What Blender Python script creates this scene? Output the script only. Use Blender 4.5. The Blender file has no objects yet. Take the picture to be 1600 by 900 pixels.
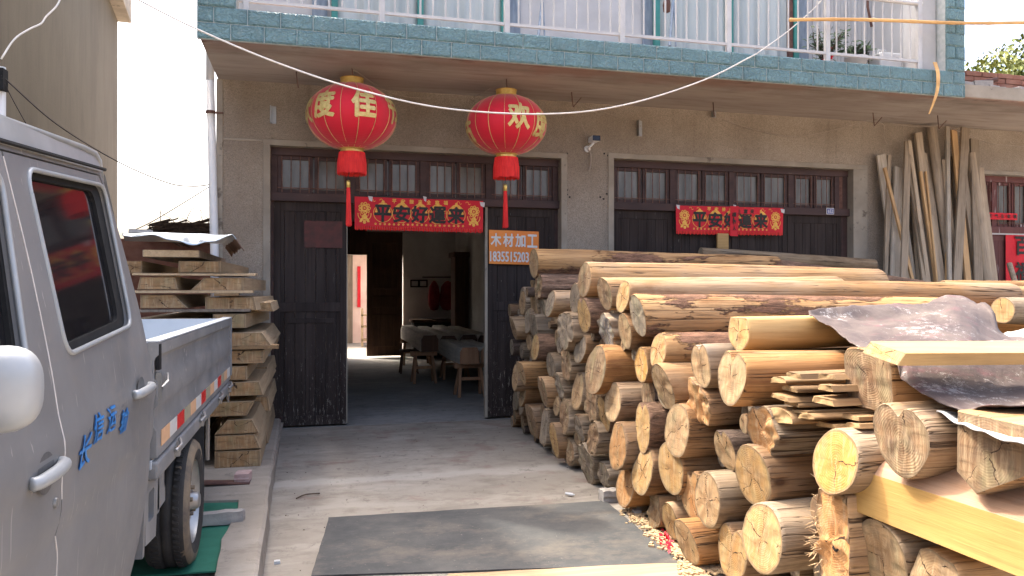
import bpy, bmesh, math, random
from mathutils import Vector, Matrix, noise
from mathutils.geometry import tessellate_polygon
R = math.radians
random.seed(7)
scene = bpy.context.scene
COL = scene.collection

# ------------------------------------------------------------------ camera, light, exposure
YAW = math.atan(313 / 1200); H = 1.45
PITCH = 0.0042
cam = bpy.data.cameras.new("camera"); camo = bpy.data.objects.new("camera", cam); COL.objects.link(camo)
cam.lens = 27.0; cam.sensor_width = 36.0; cam.clip_start = 0.05; cam.clip_end = 2000
camo.location = (0, 0, H); camo.rotation_euler = (R(90) + PITCH, 0, -YAW)
scene.camera = camo
SUN_EL, SUN_AZ = R(55), R(42)          # azimuth measured to the left (-X) of +Y
world = bpy.data.worlds.new("World"); scene.world = world; world.use_nodes = True
wn = world.node_tree.nodes; wl = world.node_tree.links
bg = wn['Background']; sky = wn.new('ShaderNodeTexSky'); sky.sky_type = 'NISHITA'; sky.sun_disc = False
sky.sun_elevation = SUN_EL; sky.sun_rotation = -SUN_AZ
sky.air_density = 0.8; sky.dust_density = 10.0; sky.ozone_density = 1.0
wl.new(sky.outputs[0], bg.inputs[0]); bg.inputs[1].default_value = 0.15
sun = bpy.data.lights.new("sun", 'SUN'); suno = bpy.data.objects.new("sun", sun); COL.objects.link(suno)
sun.energy = 1.0; sun.angle = R(1.0); sun.color = (1.0, 0.93, 0.82)
sdir = Vector((-math.sin(SUN_AZ) * math.cos(SUN_EL), math.cos(SUN_AZ) * math.cos(SUN_EL), math.sin(SUN_EL)))
suno.rotation_euler = sdir.to_track_quat('Z', 'Y').to_euler(); suno.location = (0, 0, 20)
scene.view_settings.view_transform = 'Standard'; scene.view_settings.look = 'None'
scene.view_settings.exposure = 2.6; scene.view_settings.gamma = 1.0
scene.cycles.max_bounces = 8; scene.cycles.diffuse_bounces = 5; scene.cycles.use_denoising = True

# ------------------------------------------------------------------ geometry from measured sight lines
_F = Vector((math.sin(YAW) * math.cos(PITCH), math.cos(YAW) * math.cos(PITCH), math.sin(PITCH)))
_R = Vector((math.cos(YAW), -math.sin(YAW), 0)); _U = _R.cross(_F)
def ray(x, y): return _F + _R * ((x - 800) / 1200) + _U * ((450 - y) / 1200)
def onX(x, y, X): r = ray(x, y); return Vector((0, 0, H)) + r * (X / r.x)
def onY(x, y, Y): r = ray(x, y); return Vector((0, 0, H)) + r * (Y / r.y)
def onZ(x, y, Z): r = ray(x, y); return Vector((0, 0, H)) + r * ((Z - H) / r.z)
def XY(px, Y): return onY(px, 455, Y).x      # world X of a sight line at wall depth Y

# ------------------------------------------------------------------ object helpers
def thing(name, label, cat, loc=(0, 0, 0), rz=0, group=None, kind=None):
    o = bpy.data.objects.new(name, None); COL.objects.link(o); o.location = loc; o.rotation_euler = (0, 0, rz)
    tag(o, label, cat, group, kind); o.empty_display_size = .1
    return o
def tag(o, label=None, cat=None, group=None, kind=None):
    if label: o['label'] = label
    if cat: o['category'] = cat
    if group: o['group'] = group
    if kind: o['kind'] = kind
    return o
def link(name, me, mats, parent=None, loc=None, smooth=False):
    o = bpy.data.objects.new(name, me); COL.objects.link(o)
    for m in (mats if isinstance(mats, (list, tuple)) else [mats]): me.materials.append(m)
    if parent: o.parent = parent
    if loc is not None: o.location = loc
    elif parent:                       # the mesh is in world coordinates: undo the parents' places
        q, p = Vector((0, 0, 0)), parent
        while p: q += p.location; p = p.parent
        o.location = -q
    if smooth: me.shade_smooth()
    return o
class MB:
    def __init__(s): s.v = []; s.f = []; s.m = []; s.mi = 0
    def add(s, vs, fs):
        b = len(s.v); s.v += [tuple(v) for v in vs]; s.f += [tuple(i + b for i in f) for f in fs]; s.m += [s.mi] * len(fs); return s
    def box(s, x0, x1, y0, y1, z0, z1, M=None):
        vs = [Vector((x, y, z)) for z in (z0, z1) for y in (y0, y1) for x in (x0, x1)]
        if M: vs = [M @ v for v in vs]
        return s.add(vs, [(0, 2, 3, 1), (4, 5, 7, 6), (0, 1, 5, 4), (2, 6, 7, 3), (0, 4, 6, 2), (1, 3, 7, 5)])
    def tube(s, pts, r, n=8, cap=True):
        pts = [Vector(p) for p in pts]; rs = r if isinstance(r, (list, tuple)) else [r] * len(pts)
        b = len(s.v); prev = None
        for i, p in enumerate(pts):
            d = (pts[min(i + 1, len(pts) - 1)] - pts[max(i - 1, 0)]).normalized()
            if prev is None:
                a = d.orthogonal().normalized()
            else:
                a = (prev - d * prev.dot(d)).normalized()
            prev = a; c = d.cross(a)
            for k in range(n):
                t = 2 * math.pi * k / n
                s.v.append(tuple(p + (a * math.cos(t) + c * math.sin(t)) * rs[i]))
        for i in range(len(pts) - 1):
            for k in range(n):
                k2 = (k + 1) % n
                s.f.append((b + i * n + k, b + i * n + k2, b + (i + 1) * n + k2, b + (i + 1) * n + k)); s.m.append(s.mi)
        if cap:
            s.f.append(tuple(b + k for k in range(n))[::-1]); s.f.append(tuple(b + (len(pts) - 1) * n + k for k in range(n))); s.m += [s.mi] * 2
        return s
    def lathe(s, prof, n=24, c=(0, 0, 0), axis='z'):
        b = len(s.v); c = Vector(c)
        for (r, h) in prof:
            for k in range(n):
                t = 2 * math.pi * k / n
                p = (r * math.cos(t), r * math.sin(t), h)
                if axis == 'x': p = (h, r * math.cos(t), r * math.sin(t))
                s.v.append(tuple(c + Vector(p)))
        for i in range(len(prof) - 1):
            for k in range(n):
                k2 = (k + 1) % n
                s.f.append((b + i * n + k, b + i * n + k2, b + (i + 1) * n + k2, b + (i + 1) * n + k)); s.m.append(s.mi)
        return s
    def prism(s, poly, a, d):          # poly: 3D points, extruded by vector d
        n = len(poly); vs = [Vector(p) for p in poly] + [Vector(p) + Vector(d) for p in poly]
        return s.add(vs, [tuple(range(n))[::-1], tuple(range(n, 2 * n))] + [(i, (i + 1) % n, n + (i + 1) % n, n + i) for i in range(n)])
    def build(s, name, mats, parent=None, loc=None, smooth=False, bevel=0, seg=2, fix=True):
        me = bpy.data.meshes.new(name); me.from_pydata(s.v, [], s.f); me.update()
        for i, p in enumerate(me.polygons): p.material_index = s.m[i]
        if fix:
            bm = bmesh.new(); bm.from_mesh(me); bmesh.ops.recalc_face_normals(bm, faces=bm.faces); bm.to_mesh(me); bm.free()
        o = link(name, me, mats, parent, loc, smooth)
        if bevel:
            m = o.modifiers.new('b', 'BEVEL'); m.width = bevel; m.segments = seg; m.limit_method = 'ANGLE'; m.angle_limit = R(40)
            me.shade_smooth(); w = o.modifiers.new('w', 'WEIGHTED_NORMAL'); w.keep_sharp = True
        return o
def grid_mesh(nu, nv, fn):
    mb = MB(); vs = [fn(i / nu, j / nv) for j in range(nv + 1) for i in range(nu + 1)]
    fs = [(j * (nu + 1) + i, j * (nu + 1) + i + 1, (j + 1) * (nu + 1) + i + 1, (j + 1) * (nu + 1) + i) for j in range(nv) for i in range(nu)]
    return mb.add(vs, fs)
def nz(x, y=0, z=0): return noise.noise(Vector((x, y, z)))
def catmull(pts, n=8):
    P = [Vector(p) for p in pts]; P = [P[0] * 2 - P[1]] + P + [P[-1] * 2 - P[-2]]; out = []
    for i in range(1, len(P) - 2):
        for k in range(n):
            t = k / n; a, b, c, d = P[i - 1:i + 3]
            out.append(.5 * ((2 * b) + (c - a) * t + (2 * a - 5 * b + 4 * c - d) * t * t + (3 * b - a - 3 * c + d) * t ** 3))
    out.append(P[-2]); return out

# ------------------------------------------------------------------ materials
class G:
    def __init__(s, name):
        s.m = bpy.data.materials.new(name); s.m.use_nodes = True; s.n = s.m.node_tree.nodes; s.l = s.m.node_tree.links
        s.b = s.n['Principled BSDF']; s._c = None
    def N(s, t, **kw):
        n = s.n.new(t)
        for k, v in kw.items(): setattr(n, k, v)
        return n
    def L(s, a, b): s.l.new(a, b)
    def co(s, stretch=(1, 1, 1), rnd=True):
        if s._c is None:
            tc = s.N('ShaderNodeTexCoord'); oi = s.N('ShaderNodeObjectInfo'); mu = s.N('ShaderNodeMath', operation='MULTIPLY'); mu.inputs[1].default_value = 37.0
            s.L(oi.outputs['Random'], mu.inputs[0]); ad = s.N('ShaderNodeVectorMath', operation='ADD')
            s.L(tc.outputs['Object'], ad.inputs[0]); s.L(mu.outputs[0], ad.inputs[1]); s._c = ad.outputs[0]; s._o = tc.outputs['Object']; s.rnd = oi.outputs['Random']
        mp = s.N('ShaderNodeMapping'); mp.inputs['Scale'].default_value = stretch; s.L(s._c if rnd else s._o, mp.inputs[0]); return mp.outputs[0]
    def noise(s, scale, detail=4, stretch=(1, 1, 1), rough=.6, dist=0, rnd=True):
        n = s.N('ShaderNodeTexNoise'); n.inputs['Scale'].default_value = scale; n.inputs['Detail'].default_value = detail
        n.inputs['Roughness'].default_value = rough; n.inputs['Distortion'].default_value = dist; s.L(s.co(stretch, rnd), n.inputs['Vector']); return n.outputs['Fac']
    def vor(s, scale, stretch=(1, 1, 1), feature='F1', out='Distance'):
        n = s.N('ShaderNodeTexVoronoi', feature=feature); n.inputs['Scale'].default_value = scale; s.L(s.co(stretch), n.inputs['Vector']); return n.outputs[out]
    def ramp(s, f, stops):
        r = s.N('ShaderNodeValToRGB'); e = r.color_ramp.elements
        while len(e) < len(stops): e.new(.5)
        for i, (p, c) in enumerate(stops):
            e[i].position = p; e[i].color = (c, c, c, 1) if isinstance(c, (int, float)) else (*c, 1)
        s.L(f, r.inputs[0]); return r.outputs[0]
    def mix(s, f, a, b, mode='MIX'):
        m = s.N('ShaderNodeMix', data_type='RGBA', blend_type=mode)
        for sock, v in ((m.inputs[0], f), (m.inputs[6], a), (m.inputs[7], b)):
            if isinstance(v, (int, float)): sock.default_value = v
            elif isinstance(v, tuple): sock.default_value = (*v, 1)
            else: s.L(v, sock)
        return m.outputs[2]
    def math(s, op, a, b=0.0, c=None):
        m = s.N('ShaderNodeMath', operation=op)
        for i, v in enumerate((a, b) if c is None else (a, b, c)):
            if isinstance(v, (int, float)): m.inputs[i].default_value = v
            else: s.L(v, m.inputs[i])
        return m.outputs[0]
    def bump(s, hgt, strength=.3, dist=.01, prev=None):
        b = s.N('ShaderNodeBump'); b.inputs['Strength'].default_value = strength; b.inputs['Distance'].default_value = dist; s.L(hgt, b.inputs['Height'])
        if prev is not None: s.L(prev, b.inputs['Normal'])
        return b.outputs[0]
    def tint(s, col, amt=.25):      # per-object brightness variation
        s.co(); v = s.math('MULTIPLY_ADD', s.rnd, amt * 2, 1 - amt)
        h = s.N('ShaderNodeHueSaturation'); s.L(v, h.inputs['Value']); s.L(col, h.inputs['Color']); return h.outputs[0]
    def out(s, col=None, rough=.7, nrm=None, metal=0, spec=.5, **kw):
        if col is not None:
            if isinstance(col, tuple): s.b.inputs['Base Color'].default_value = (*col, 1)
            else: s.L(col, s.b.inputs['Base Color'])
        if isinstance(rough, (int, float)): s.b.inputs['Roughness'].default_value = rough
        else: s.L(rough, s.b.inputs['Roughness'])
        s.b.inputs['Metallic'].default_value = metal; s.b.inputs['Specular IOR Level'].default_value = spec
        if nrm is not None: s.L(nrm, s.b.inputs['Normal'])
        for k, v in kw.items(): s.b.inputs[k.replace('_', ' ')].default_value = v
        return s.m
def surf(name, c1, c2, scale=4, detail=5, rough=.8, bump=.3, bscale=40, bdist=.004, stretch=(1, 1, 1), spec=.3, metal=0, c3=None, s3=20, t3=.62, amt=0, lo=.35, hi=.65):
    g = G(name); col = g.ramp(g.noise(scale, detail, stretch), [(lo, c1), (hi, c2)])
    if c3: col = g.mix(g.ramp(g.noise(s3, 6, stretch), [(t3, 0), (t3 + .06, 1)]), col, c3)
    if amt: col = g.tint(col, amt)
    nr = g.bump(g.noise(bscale, 4, stretch), bump, bdist) if bump else None
    return g.out(col, rough, nr, metal, spec)

def m_end(name, edge, core, ringc, old=.3):
    g = G(name); g.co()
    at = g.N('ShaderNodeAttribute', attribute_name='rr'); rr = at.outputs['Fac']
    an = g.N('ShaderNodeAttribute', attribute_name='ang'); ang = an.outputs['Fac']
    ax = g.N('ShaderNodeAttribute', attribute_name='rad'); rad = ax.outputs['Fac']
    dist = g.math('MULTIPLY_ADD', g.noise(9, 5), .03, rad)
    ring = g.math('SINE', g.math('MULTIPLY', dist, 720.0))
    base = g.mix(g.ramp(g.math('MULTIPLY_ADD', g.noise(14, 3), .3, rr), [(.35, 0), (.85, 1)]), core, edge)
    col = g.mix(g.math('MULTIPLY', g.math('MULTIPLY_ADD', ring, .16, .26), g.ramp(g.noise(9, 5), [(.4, 0), (.65, 1)])), base, ringc)
    # weather stains and saw marks
    col = g.mix(g.ramp(g.noise(16, 6), [(.42, 0), (.7, old)]), col, (.13, .11, .085))
    col = g.mix(g.ramp(g.noise(50, 4, (1, .8, .1), .6, 1.0), [(.48, 0), (.68, .5)]), col, (.5, .38, .23))
    col = g.mix(g.ramp(g.noise(70, 4, (1, .12, .8)), [(.52, 0), (.72, .5)]), col, tuple(c * .6 for c in ringc))
    col = g.mix(g.ramp(g.noise(8, 5, (1, 1.3, .6)), [(.5, 0), (.68, .45)]), col, (.2, .2, .11))
    edge_d = g.ramp(rr, [(.88, 0), (.97, .8)]); col = g.mix(edge_d, col, (.18, .13, .08))
    w = g.math('ADD', g.math('MULTIPLY_ADD', g.rnd, 7.0, g.math('MULTIPLY', ang, 4.0)), g.math('MULTIPLY', g.noise(7, 4), 1.3))
    fr = g.math('ABSOLUTE', g.math('SUBTRACT', g.math('FRACT', w), .5))
    wid = g.math('DIVIDE', g.math('MULTIPLY', g.noise(30, 3), .0028), g.math('MAXIMUM', rad, .01))
    cr = g.math('LESS_THAN', fr, wid)
    cm = g.math('MULTIPLY', cr, g.ramp(g.noise(6, 2), [(.46, 0), (.50, 1)]))
    cm = g.math('MULTIPLY', cm, g.ramp(rr, [(.02, .2), (.1, 1)]))
    col = g.mix(cm, col, (.05, .03, .018))
    col = g.tint(col, .2)
    n1 = g.bump(g.noise(90, 5, (1, 1, .35)), .5, .004); n2 = g.bump(g.math('SUBTRACT', g.math('MULTIPLY', ring, .12), cm), .5, .004, n1)
    return g.out(col, .85, n2, 0, .2)
def m_side(name, c1, c2, c3, bark=0.0, barkc=(.11, .06, .04), grey=.3):
    g = G(name)
    col = g.ramp(g.noise(9, 6, (.05, 1, 1), .7), [(.32, c1), (.5, c2), (.68, c3)])
    col = g.mix(g.ramp(g.noise(2.1, 5, (.5, 1, 1)), [(.42, 0), (.6, grey)]), col, (.33, .285, .22))
    col = g.mix(g.ramp(g.noise(3.6, 6, (.35, 1, 1), .7), [(.52, 0), (.66, .6)]), col, tuple(c * q for c, q in zip(c1, (.75, .62, .5))))
    col = g.mix(g.ramp(g.noise(75, 4, (.02, 1, 1), .7), [(.5, 0), (.68, .6)]), col, tuple(c * .55 for c in c1))
    col = g.mix(g.ramp(g.noise(60, 4, (.03, 1, 1), .7), [(.56, 0), (.74, .5)]), col, tuple(min(1, c * 1.35) for c in c3))
    fl = g.ramp(g.noise(46, 2, (.018, 1, 1), .4), [(.489, 0), (.5, 1), (.511, 0)]); fm = g.math('MULTIPLY', fl, g.ramp(g.noise(5, 2, (.4, 1, 1)), [(.45, 0), (.52, .9)]))
    lines = g.ramp(g.noise(15, 3, (.02, 1, 1), .5), [(.484, 0), (.5, 1), (.516, 0)])
    lm = g.math('MAXIMUM', fm, g.math('MULTIPLY', lines, g.ramp(g.noise(2.5, 2, (.6, 1, 1)), [(.43, 0), (.5, 1)])))
    col = g.mix(lm, col, (.035, .02, .012))
    kn = g.ramp(g.vor(4.2, (.55, 1, 1)), [(.05, 1), (.075, .45), (.13, 0)]); col = g.mix(kn, col, (.09, .048, .026))
    n = g.bump(g.math('MULTIPLY_ADD', g.noise(60, 5, (.04, 1, 1)), .5, g.math('MULTIPLY', lm, -1.4)), .7, .006)
    if bark > 0:
        bm_ = g.ramp(g.noise(3.4, 8, (.3, 1, 1), .7), [(1 - bark - .012, 0), (1 - bark + .012, 1)])
        bc = g.ramp(g.noise(30, 7, (.2, 1, 1), .8), [(.34, tuple(c * .3 for c in barkc)), (.52, barkc), (.7, tuple(min(1, c * 2.0) for c in barkc))])
        col = g.mix(bm_, col, bc)
        n = g.bump(g.math('MULTIPLY', bm_, g.math('MULTIPLY_ADD', g.noise(28, 7, (.2, 1, 1), .8), 1.2, .6)), 1.0, .016, n)
    col = g.tint(col, .2)
    return g.out(col, .8, n, 0, .2)
def m_plank(name, c1, c2, dark=(.12, .08, .05), ax=0, rough=.75, amt=.2, wear=0, wearc=(.5, .46, .4), wt=.6, wsc=14):
    st = [1, 1, 1]; st[ax] = .05; st = tuple(st)
    g = G(name); col = g.ramp(g.noise(20, 5, st, .6, .6), [(.3, c1), (.7, c2)])
    col = g.mix(g.ramp(g.noise(70, 3, st), [(.52, 0), (.75, .55)]), col, dark)
    col = g.mix(g.ramp(g.noise(3, 4), [(.5, 0), (.75, .35)]), col, dark)
    if wear:
        col = g.mix(g.ramp(g.noise(wsc, 8, tuple(max(s, .35) for s in st), .75), [(wt, 0), (wt + .03, wear)]), col, wearc)
    if amt: col = g.tint(col, amt)
    return g.out(col, rough, g.bump(g.noise(60, 4, st), .5, .004), 0, .3)

M = {}
M['end_tan'] = m_end('end_tan', (.40, .265, .14), (.30, .185, .095), (.18, .105, .05), .5)
M['end_yellow'] = m_end('end_yellow', (.43, .27, .11), (.36, .205, .08), (.24, .12, .04), .45)
M['end_fresh'] = m_end('end_fresh', (.44, .24, .07), (.38, .195, .055), (.26, .12, .03), .02)
M['end_orange'] = m_end('end_orange', (.44, .235, .095), (.36, .175, .065), (.2, .085, .03), .3)
M['end_grey'] = m_end('end_grey', (.25, .205, .155), (.19, .155, .12), (.1, .08, .06), .5)
M['end_bluegrey'] = m_end('end_bluegrey', (.19, .18, .17), (.145, .14, .135), (.09, .08, .07), .3)
M['end_brown'] = m_end('end_brown', (.25, .155, .085), (.17, .1, .055), (.085, .045, .025), .6)
M['side_tan'] = m_side('side_tan', (0.215, 0.115, 0.05), (0.361, 0.209, 0.092), (0.459, 0.284, 0.133), 0, grey=.45)
M['side_orange'] = m_side('side_orange', (0.215, 0.094, 0.032), (0.371, 0.182, 0.061), (0.459, 0.253, 0.1), 0, grey=.15)
M['side_brown'] = m_side('side_brown', (0.127, 0.064, 0.027), (0.234, 0.125, 0.052), (0.342, 0.191, 0.085), .0, grey=.4)
M['side_grey'] = m_side('side_grey', (0.146, 0.097, 0.058), (0.244, 0.169, 0.1), (0.342, 0.248, 0.15), 0, grey=.6)
M['side_patch'] = m_side('side_patch', (0.224, 0.115, 0.046), (0.381, 0.214, 0.088), (0.468, 0.284, 0.126), .50, (.19, .10, .06), .15)
M['side_bark'] = m_side('side_bark', (0.176, 0.097, 0.046), (0.244, 0.142, 0.068), (0.303, 0.186, 0.1), .64, (.19, .115, .075), .3)
M['side_dark'] = m_side('side_dark', (.08, .06, .045), (.13, .1, .075), (.2, .15, .11), .6, (.12, .085, .065), .3)
M['fresh_plank'] = m_plank('fresh_plank', (.40, .24, .09), (.50, .325, .135), (.28, .16, .06), 0, .7, .05)
M['fresh_beam'] = m_plank('fresh_beam', (.42, .25, .075), (.52, .33, .115), (.31, .17, .06), 0, .7, 0)
M['pink_wood'] = m_plank('pink_wood', (.30, .175, .10), (.40, .255, .16), (.2, .11, .06), 0, .7, 0)
M['slab'] = m_plank('slab', (.19, .115, .055), (.29, .185, .09), (.1, .055, .03), 0)
M['slab_end'] = m_plank('slab_end', (.25, .16, .075), (.37, .25, .12), (.12, .08, .045), 0)
M['stack_end'] = m_end('stack_end', (.34, .205, .10), (.27, .155, .07), (.16, .09, .04), .35)
M['stack_side'] = m_plank('stack_side', (.33, .235, .135), (.45, .33, .2), (.2, .13, .075), 0)
M['old_plank'] = m_plank('old_plank', (.15, .115, .085), (.26, .21, .16), (.07, .05, .04), 2, .85, .3)
M['new_plank'] = m_plank('new_plank', (.42, .26, .12), (.56, .37, .18), (.28, .17, .09), 2, .75, .1)

def pebble(name, c1, c2):
    g = G(name); v = g.vor(150); c = g.vor(150, out='Color')
    sep = g.N('ShaderNodeSeparateColor'); g.L(c, sep.inputs[0])
    col = g.ramp(sep.outputs[0], [(0, c1), (.6, c2), (1, tuple(min(1, q * 1.15) for q in c2))])
    col = g.mix(g.ramp(g.noise(1.3, 5), [(.4, 0), (.7, .5)]), col, (.17, .13, .095))
    col = g.mix(g.ramp(g.noise(5, 6, (3, 1, .2)), [(.55, 0), (.8, .35)]), col, (.12, .095, .07))
    return g.out(col, .9, g.bump(v, .8, .008), 0, .2)
M['pebble'] = pebble('pebble', (.26, .215, .165), (.37, .315, .25))
M['plaster_trim'] = surf('plaster_trim', (.25, .215, .17), (.34, .3, .24), 3, 6, .9, .4, 60, .003, c3=(.14, .115, .09), s3=7, t3=.62)
def m_soffit():
    g = G('soffit'); col = g.ramp(g.noise(2.2, 6, (.25, 1, 1)), [(.3, (.36, .305, .26)), (.7, (.50, .44, .38))])
    sp = g.N('ShaderNodeSeparateXYZ'); g.L(g.co((1, 1, 1), False), sp.inputs[0])
    y0_ = g.math('SUBTRACT', sp.outputs[1], 7.0); edge = g.math('ADD', y0_, g.math('MULTIPLY', g.noise(3.5, 6, (.7, 1, 1)), .75))
    col = g.mix(g.ramp(edge, [(.28, .0), (.38, .9), (.47, .25), (.6, .4), (.9, 0)]), col, (.1, .065, .045))
    rd = g.math('ADD', y0_, g.math('MULTIPLY', g.noise(1.2, 3, rnd=False), 1.4))
    col = g.mix(g.ramp(rd, [(.75, .5), (1.25, 0)]), col, (.36, .2, .16))
    col = g.mix(g.ramp(g.noise(14, 4, (.12, 1, 1)), [(.5, 0), (.7, .3)]), col, (.14, .1, .08))
    return g.out(col, .9, g.bump(g.noise(25, 5, (.2, 1, 1)), .5, .006), 0, .2)
M['soffit'] = m_soffit()
def m_tile():
    g = G('teal_tile'); w = g.N('ShaderNodeTexWave'); w.inputs['Scale'].default_value = 9; w.inputs['Distortion'].default_value = 9; w.inputs['Detail'].default_value = 3; w.inputs['Detail Scale'].default_value = 1.6
    g.L(g.co((.7, 1, 1.6)), w.inputs['Vector']); n = g.noise(17, 3, (.6, 1, 1.3), .5, 1.5)
    rid = g.ramp(n, [(.42, 0), (.5, 1), (.58, 0)])
    col = g.mix(g.ramp(g.noise(2.5, 5), [(.35, 0), (.7, 1)]), (.10, .19, .205), (.135, .24, .25))
    col = g.mix(g.math('MULTIPLY', rid, .25), col, (.045, .10, .11))
    col = g.mix(g.ramp(g.noise(8, 8), [(.6, 0), (.75, .5)]), col, (.2, .24, .23))
    return g.out(col, .32, g.bump(g.math('ADD', rid, w.outputs['Fac']), .8, .006), 0, .5)
M['tile'] = m_tile()
M['grout'] = surf('grout', (.38, .42, .4), (.5, .52, .5), 20)
M['white_rail'] = surf('white_rail', (.42, .415, .405), (.48, .475, .465), 8, 4, .35, .1, 50, spec=.5, c3=(.4, .3, .22), s3=30, t3=.68)
M['white_wall'] = surf('white_wall', (.40, .40, .395), (.46, .465, .465), 3, 4, .6, .1)
M['blue_wall'] = surf('blue_wall', (.15, .19, .24), (.23, .28, .33), 26, 6, .5, .2, stretch=(1, 1, .2))
M['green_frame'] = surf('green_frame', (.03, .17, .15), (.04, .22, .19), 6, 3, .35, 0, spec=.5)
def m_curtain():
    g = G('curtain'); col = g.ramp(g.noise(9, 4, (1, 1, .03)), [(.3, (.31, .36, .36)), (.7, (.43, .475, .47))]); return g.out(col, .5, None, 0, .3)
M['curtain'] = m_curtain()
g = G('door_paint')
col = g.ramp(g.noise(9, 6, (1, 1, .12)), [(.3, (.026, .019, .017)), (.7, (.055, .042, .037))])
col = g.mix(g.ramp(g.noise(48, 2, (1, 1, .02)), [(.5, 0), (.65, .6)]), col, (.015, .012, .011))
sp = g.N('ShaderNodeSeparateXYZ'); g.L(g.co((1, 1, 1), False), sp.inputs[0])
lowm = g.ramp(sp.outputs[2], [(.0, .085), (1.0, .03), (1.6, .012), (2.4, .0)])
col = g.mix(g.math('GREATER_THAN', g.math('ADD', g.noise(48, 8, (1, 1, .16), .8), lowm), .655), col, (.24, .215, .185))
M['door_paint'] = g.out(col, .7, g.bump(g.noise(40, 4, (1, 1, .06)), .5, .004), 0, .12)
M['door_red'] = surf('door_red', (.085, .028, .026), (.13, .045, .04), 6, 5, .6, .4, 40, stretch=(1, 1, .15), c3=(.42, .36, .35), s3=9, t3=.6)
M['frame_dark'] = surf('frame_dark', (.038, .022, .02), (.07, .038, .034), 9, 5, .6, .4, 50, stretch=(.2, 1, 1), c3=(.2, .16, .13), s3=22, t3=.68)
M['rust_bar'] = surf('rust_bar', (.12, .06, .045), (.2, .11, .085), 30, 4, .8, .2)
g = G('window_glass'); gl = g.noise(3, 3); col = g.ramp(g.noise(6, 5, (1, 1, .25)), [(.35, (.10, .098, .09)), (.75, (.22, .215, .195))]); M['pane'] = g.out(col, .22, g.bump(gl, .15, .02), 0, .5)
g = G('tinted_glass'); M['tinted'] = g.out((.014, .013, .014), .06, None, 0, .28)
M['gold'] = surf('gold', (.62, .42, .10), (.8, .58, .18), 18, 3, .32, .3, 40, metal=.6)
M['gold_ink'] = surf('gold_ink', (.50, .38, .13), (.66, .52, .22), 30, 5, .45, .2, metal=.2)
g = G('lantern_silk')
tc = g.N('ShaderNodeTexCoord'); sp = g.N('ShaderNodeSeparateXYZ'); g.L(tc.outputs['Object'], sp.inputs[0])
hb = g.math('SINE', g.math('MULTIPLY', sp.outputs[2], 520.0))
M['silk'] = g.out(g.mix(g.math('MULTIPLY_ADD', hb, .12, .12), (.58, .004, .022), (.40, .002, .014)), .6, g.bump(hb, .12, .002), 0, .3, Sheen_Weight=.3, Transmission_Weight=0.0)
M['red_fringe'] = surf('red_fringe', (.55, .012, .012), (.75, .03, .022), 60, 3, .6, .3, 80, stretch=(1, 1, .1))
M['red_paper'] = surf('red_paper', (.52, .006, .018), (.62, .012, .025), 5, 5, .55, .2, 20)
M['faded_red'] = surf('faded_red', (.12, .045, .04), (.075, .04, .035), 12, 6, .85, .1)
M['ink'] = surf('ink', (.012, .011, .01), (.03, .025, .02), 30, rough=.5)
M['gold_print'] = surf('gold_print', (.7, .34, .05), (.85, .5, .1), 40, rough=.5, bump=0)
M['orange_sign'] = surf('orange_sign', (.72, .21, .035), (.78, .26, .05), 4, 5, .4, .05, c3=(.5, .3, .18), s3=25, t3=.72)
M['sign_white'] = surf('sign_white', (.62, .61, .58), (.7, .69, .66), 30, rough=.5, bump=0)
M['blue_plate'] = surf('blue_plate', (.03, .05, .22), (.045, .07, .28), 10, rough=.4, bump=0)
M['wire_white'] = surf('wire_white', (.6, .56, .5), (.7, .67, .62), 10, rough=.5, bump=0)
M['wire_tan'] = surf('wire_tan', (.3, .25, .2), (.4, .34, .28), 10, rough=.6, bump=0)
M['wire_dark'] = surf('wire_dark', (.04, .035, .03), (.06, .05, .05), 10, rough=.6, bump=0)
M['pvc'] = surf('pvc', (.68, .69, .68), (.75, .76, .76), 3, 4, .35, 0, spec=.5)
M['bamboo'] = surf('bamboo', (.5, .28, .1), (.68, .42, .17), 14, 4, .5, .2, stretch=(.2, 1, 1))
def m_truck():
    g = G('truck_paint'); col = g.ramp(g.noise(2.2, 6), [(.3, (.18, .18, .18)), (.7, (.235, .234, .233))])
    col = g.mix(g.ramp(g.noise(9, 8, (1, .5, 1)), [(.5, 0), (.8, .5)]), col, (.25, .225, .195))
    col = g.mix(g.ramp(g.noise(70, 2, (1, 1, .012)), [(.66, 0), (.7, .35)]), col, (.58, .55, .5))
    return g.out(col, g.ramp(g.noise(5, 6), [(.3, .42), (.8, .6)]), g.bump(g.noise(1.3, 2), .05, .02), .25, .5)
M['truck'] = m_truck()
M['recess_shade'] = surf('recess_shade', (.09, .09, .09), (.12, .12, .12), 8, rough=.5)  # darker door grey, shade of the handle hollow put into the colour
M['truck_light'] = surf('truck_light', (.31, .325, .325), (.38, .395, .395), 6, 4, .35, 0, metal=.1, spec=.5)
M['seam'] = surf('seam', (.5, .46, .42), (.62, .58, .53), 20, rough=.7, bump=0)
M['black_gap'] = surf('black_gap', (.008, .008, .008), (.015, .015, .015), 20, rough=.8, bump=0)
M['bed_paint'] = surf('bed_paint', (.17, .17, .168), (.235, .234, .23), 5, 6, .5, .2, 20, spec=.4, metal=.0, c3=(.45, .42, .38), s3=14, t3=.66)
M['bed_inside'] = surf('bed_inside', (.42, .45, .47), (.5, .53, .55), 3, 5, .4, .1, c3=(.12, .1, .09), s3=24, t3=.74)
M['rubber'] = surf('rubber', (.028, .027, .026), (.05, .047, .043), 8, 5, .8, .3, 60, c3=(.26, .19, .12), s3=7, t3=.64)
M['tyre_wall'] = surf('tyre_wall', (.26, .2, .13), (.12, .10, .08), 9, 6, .85, .3, 60)
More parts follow.
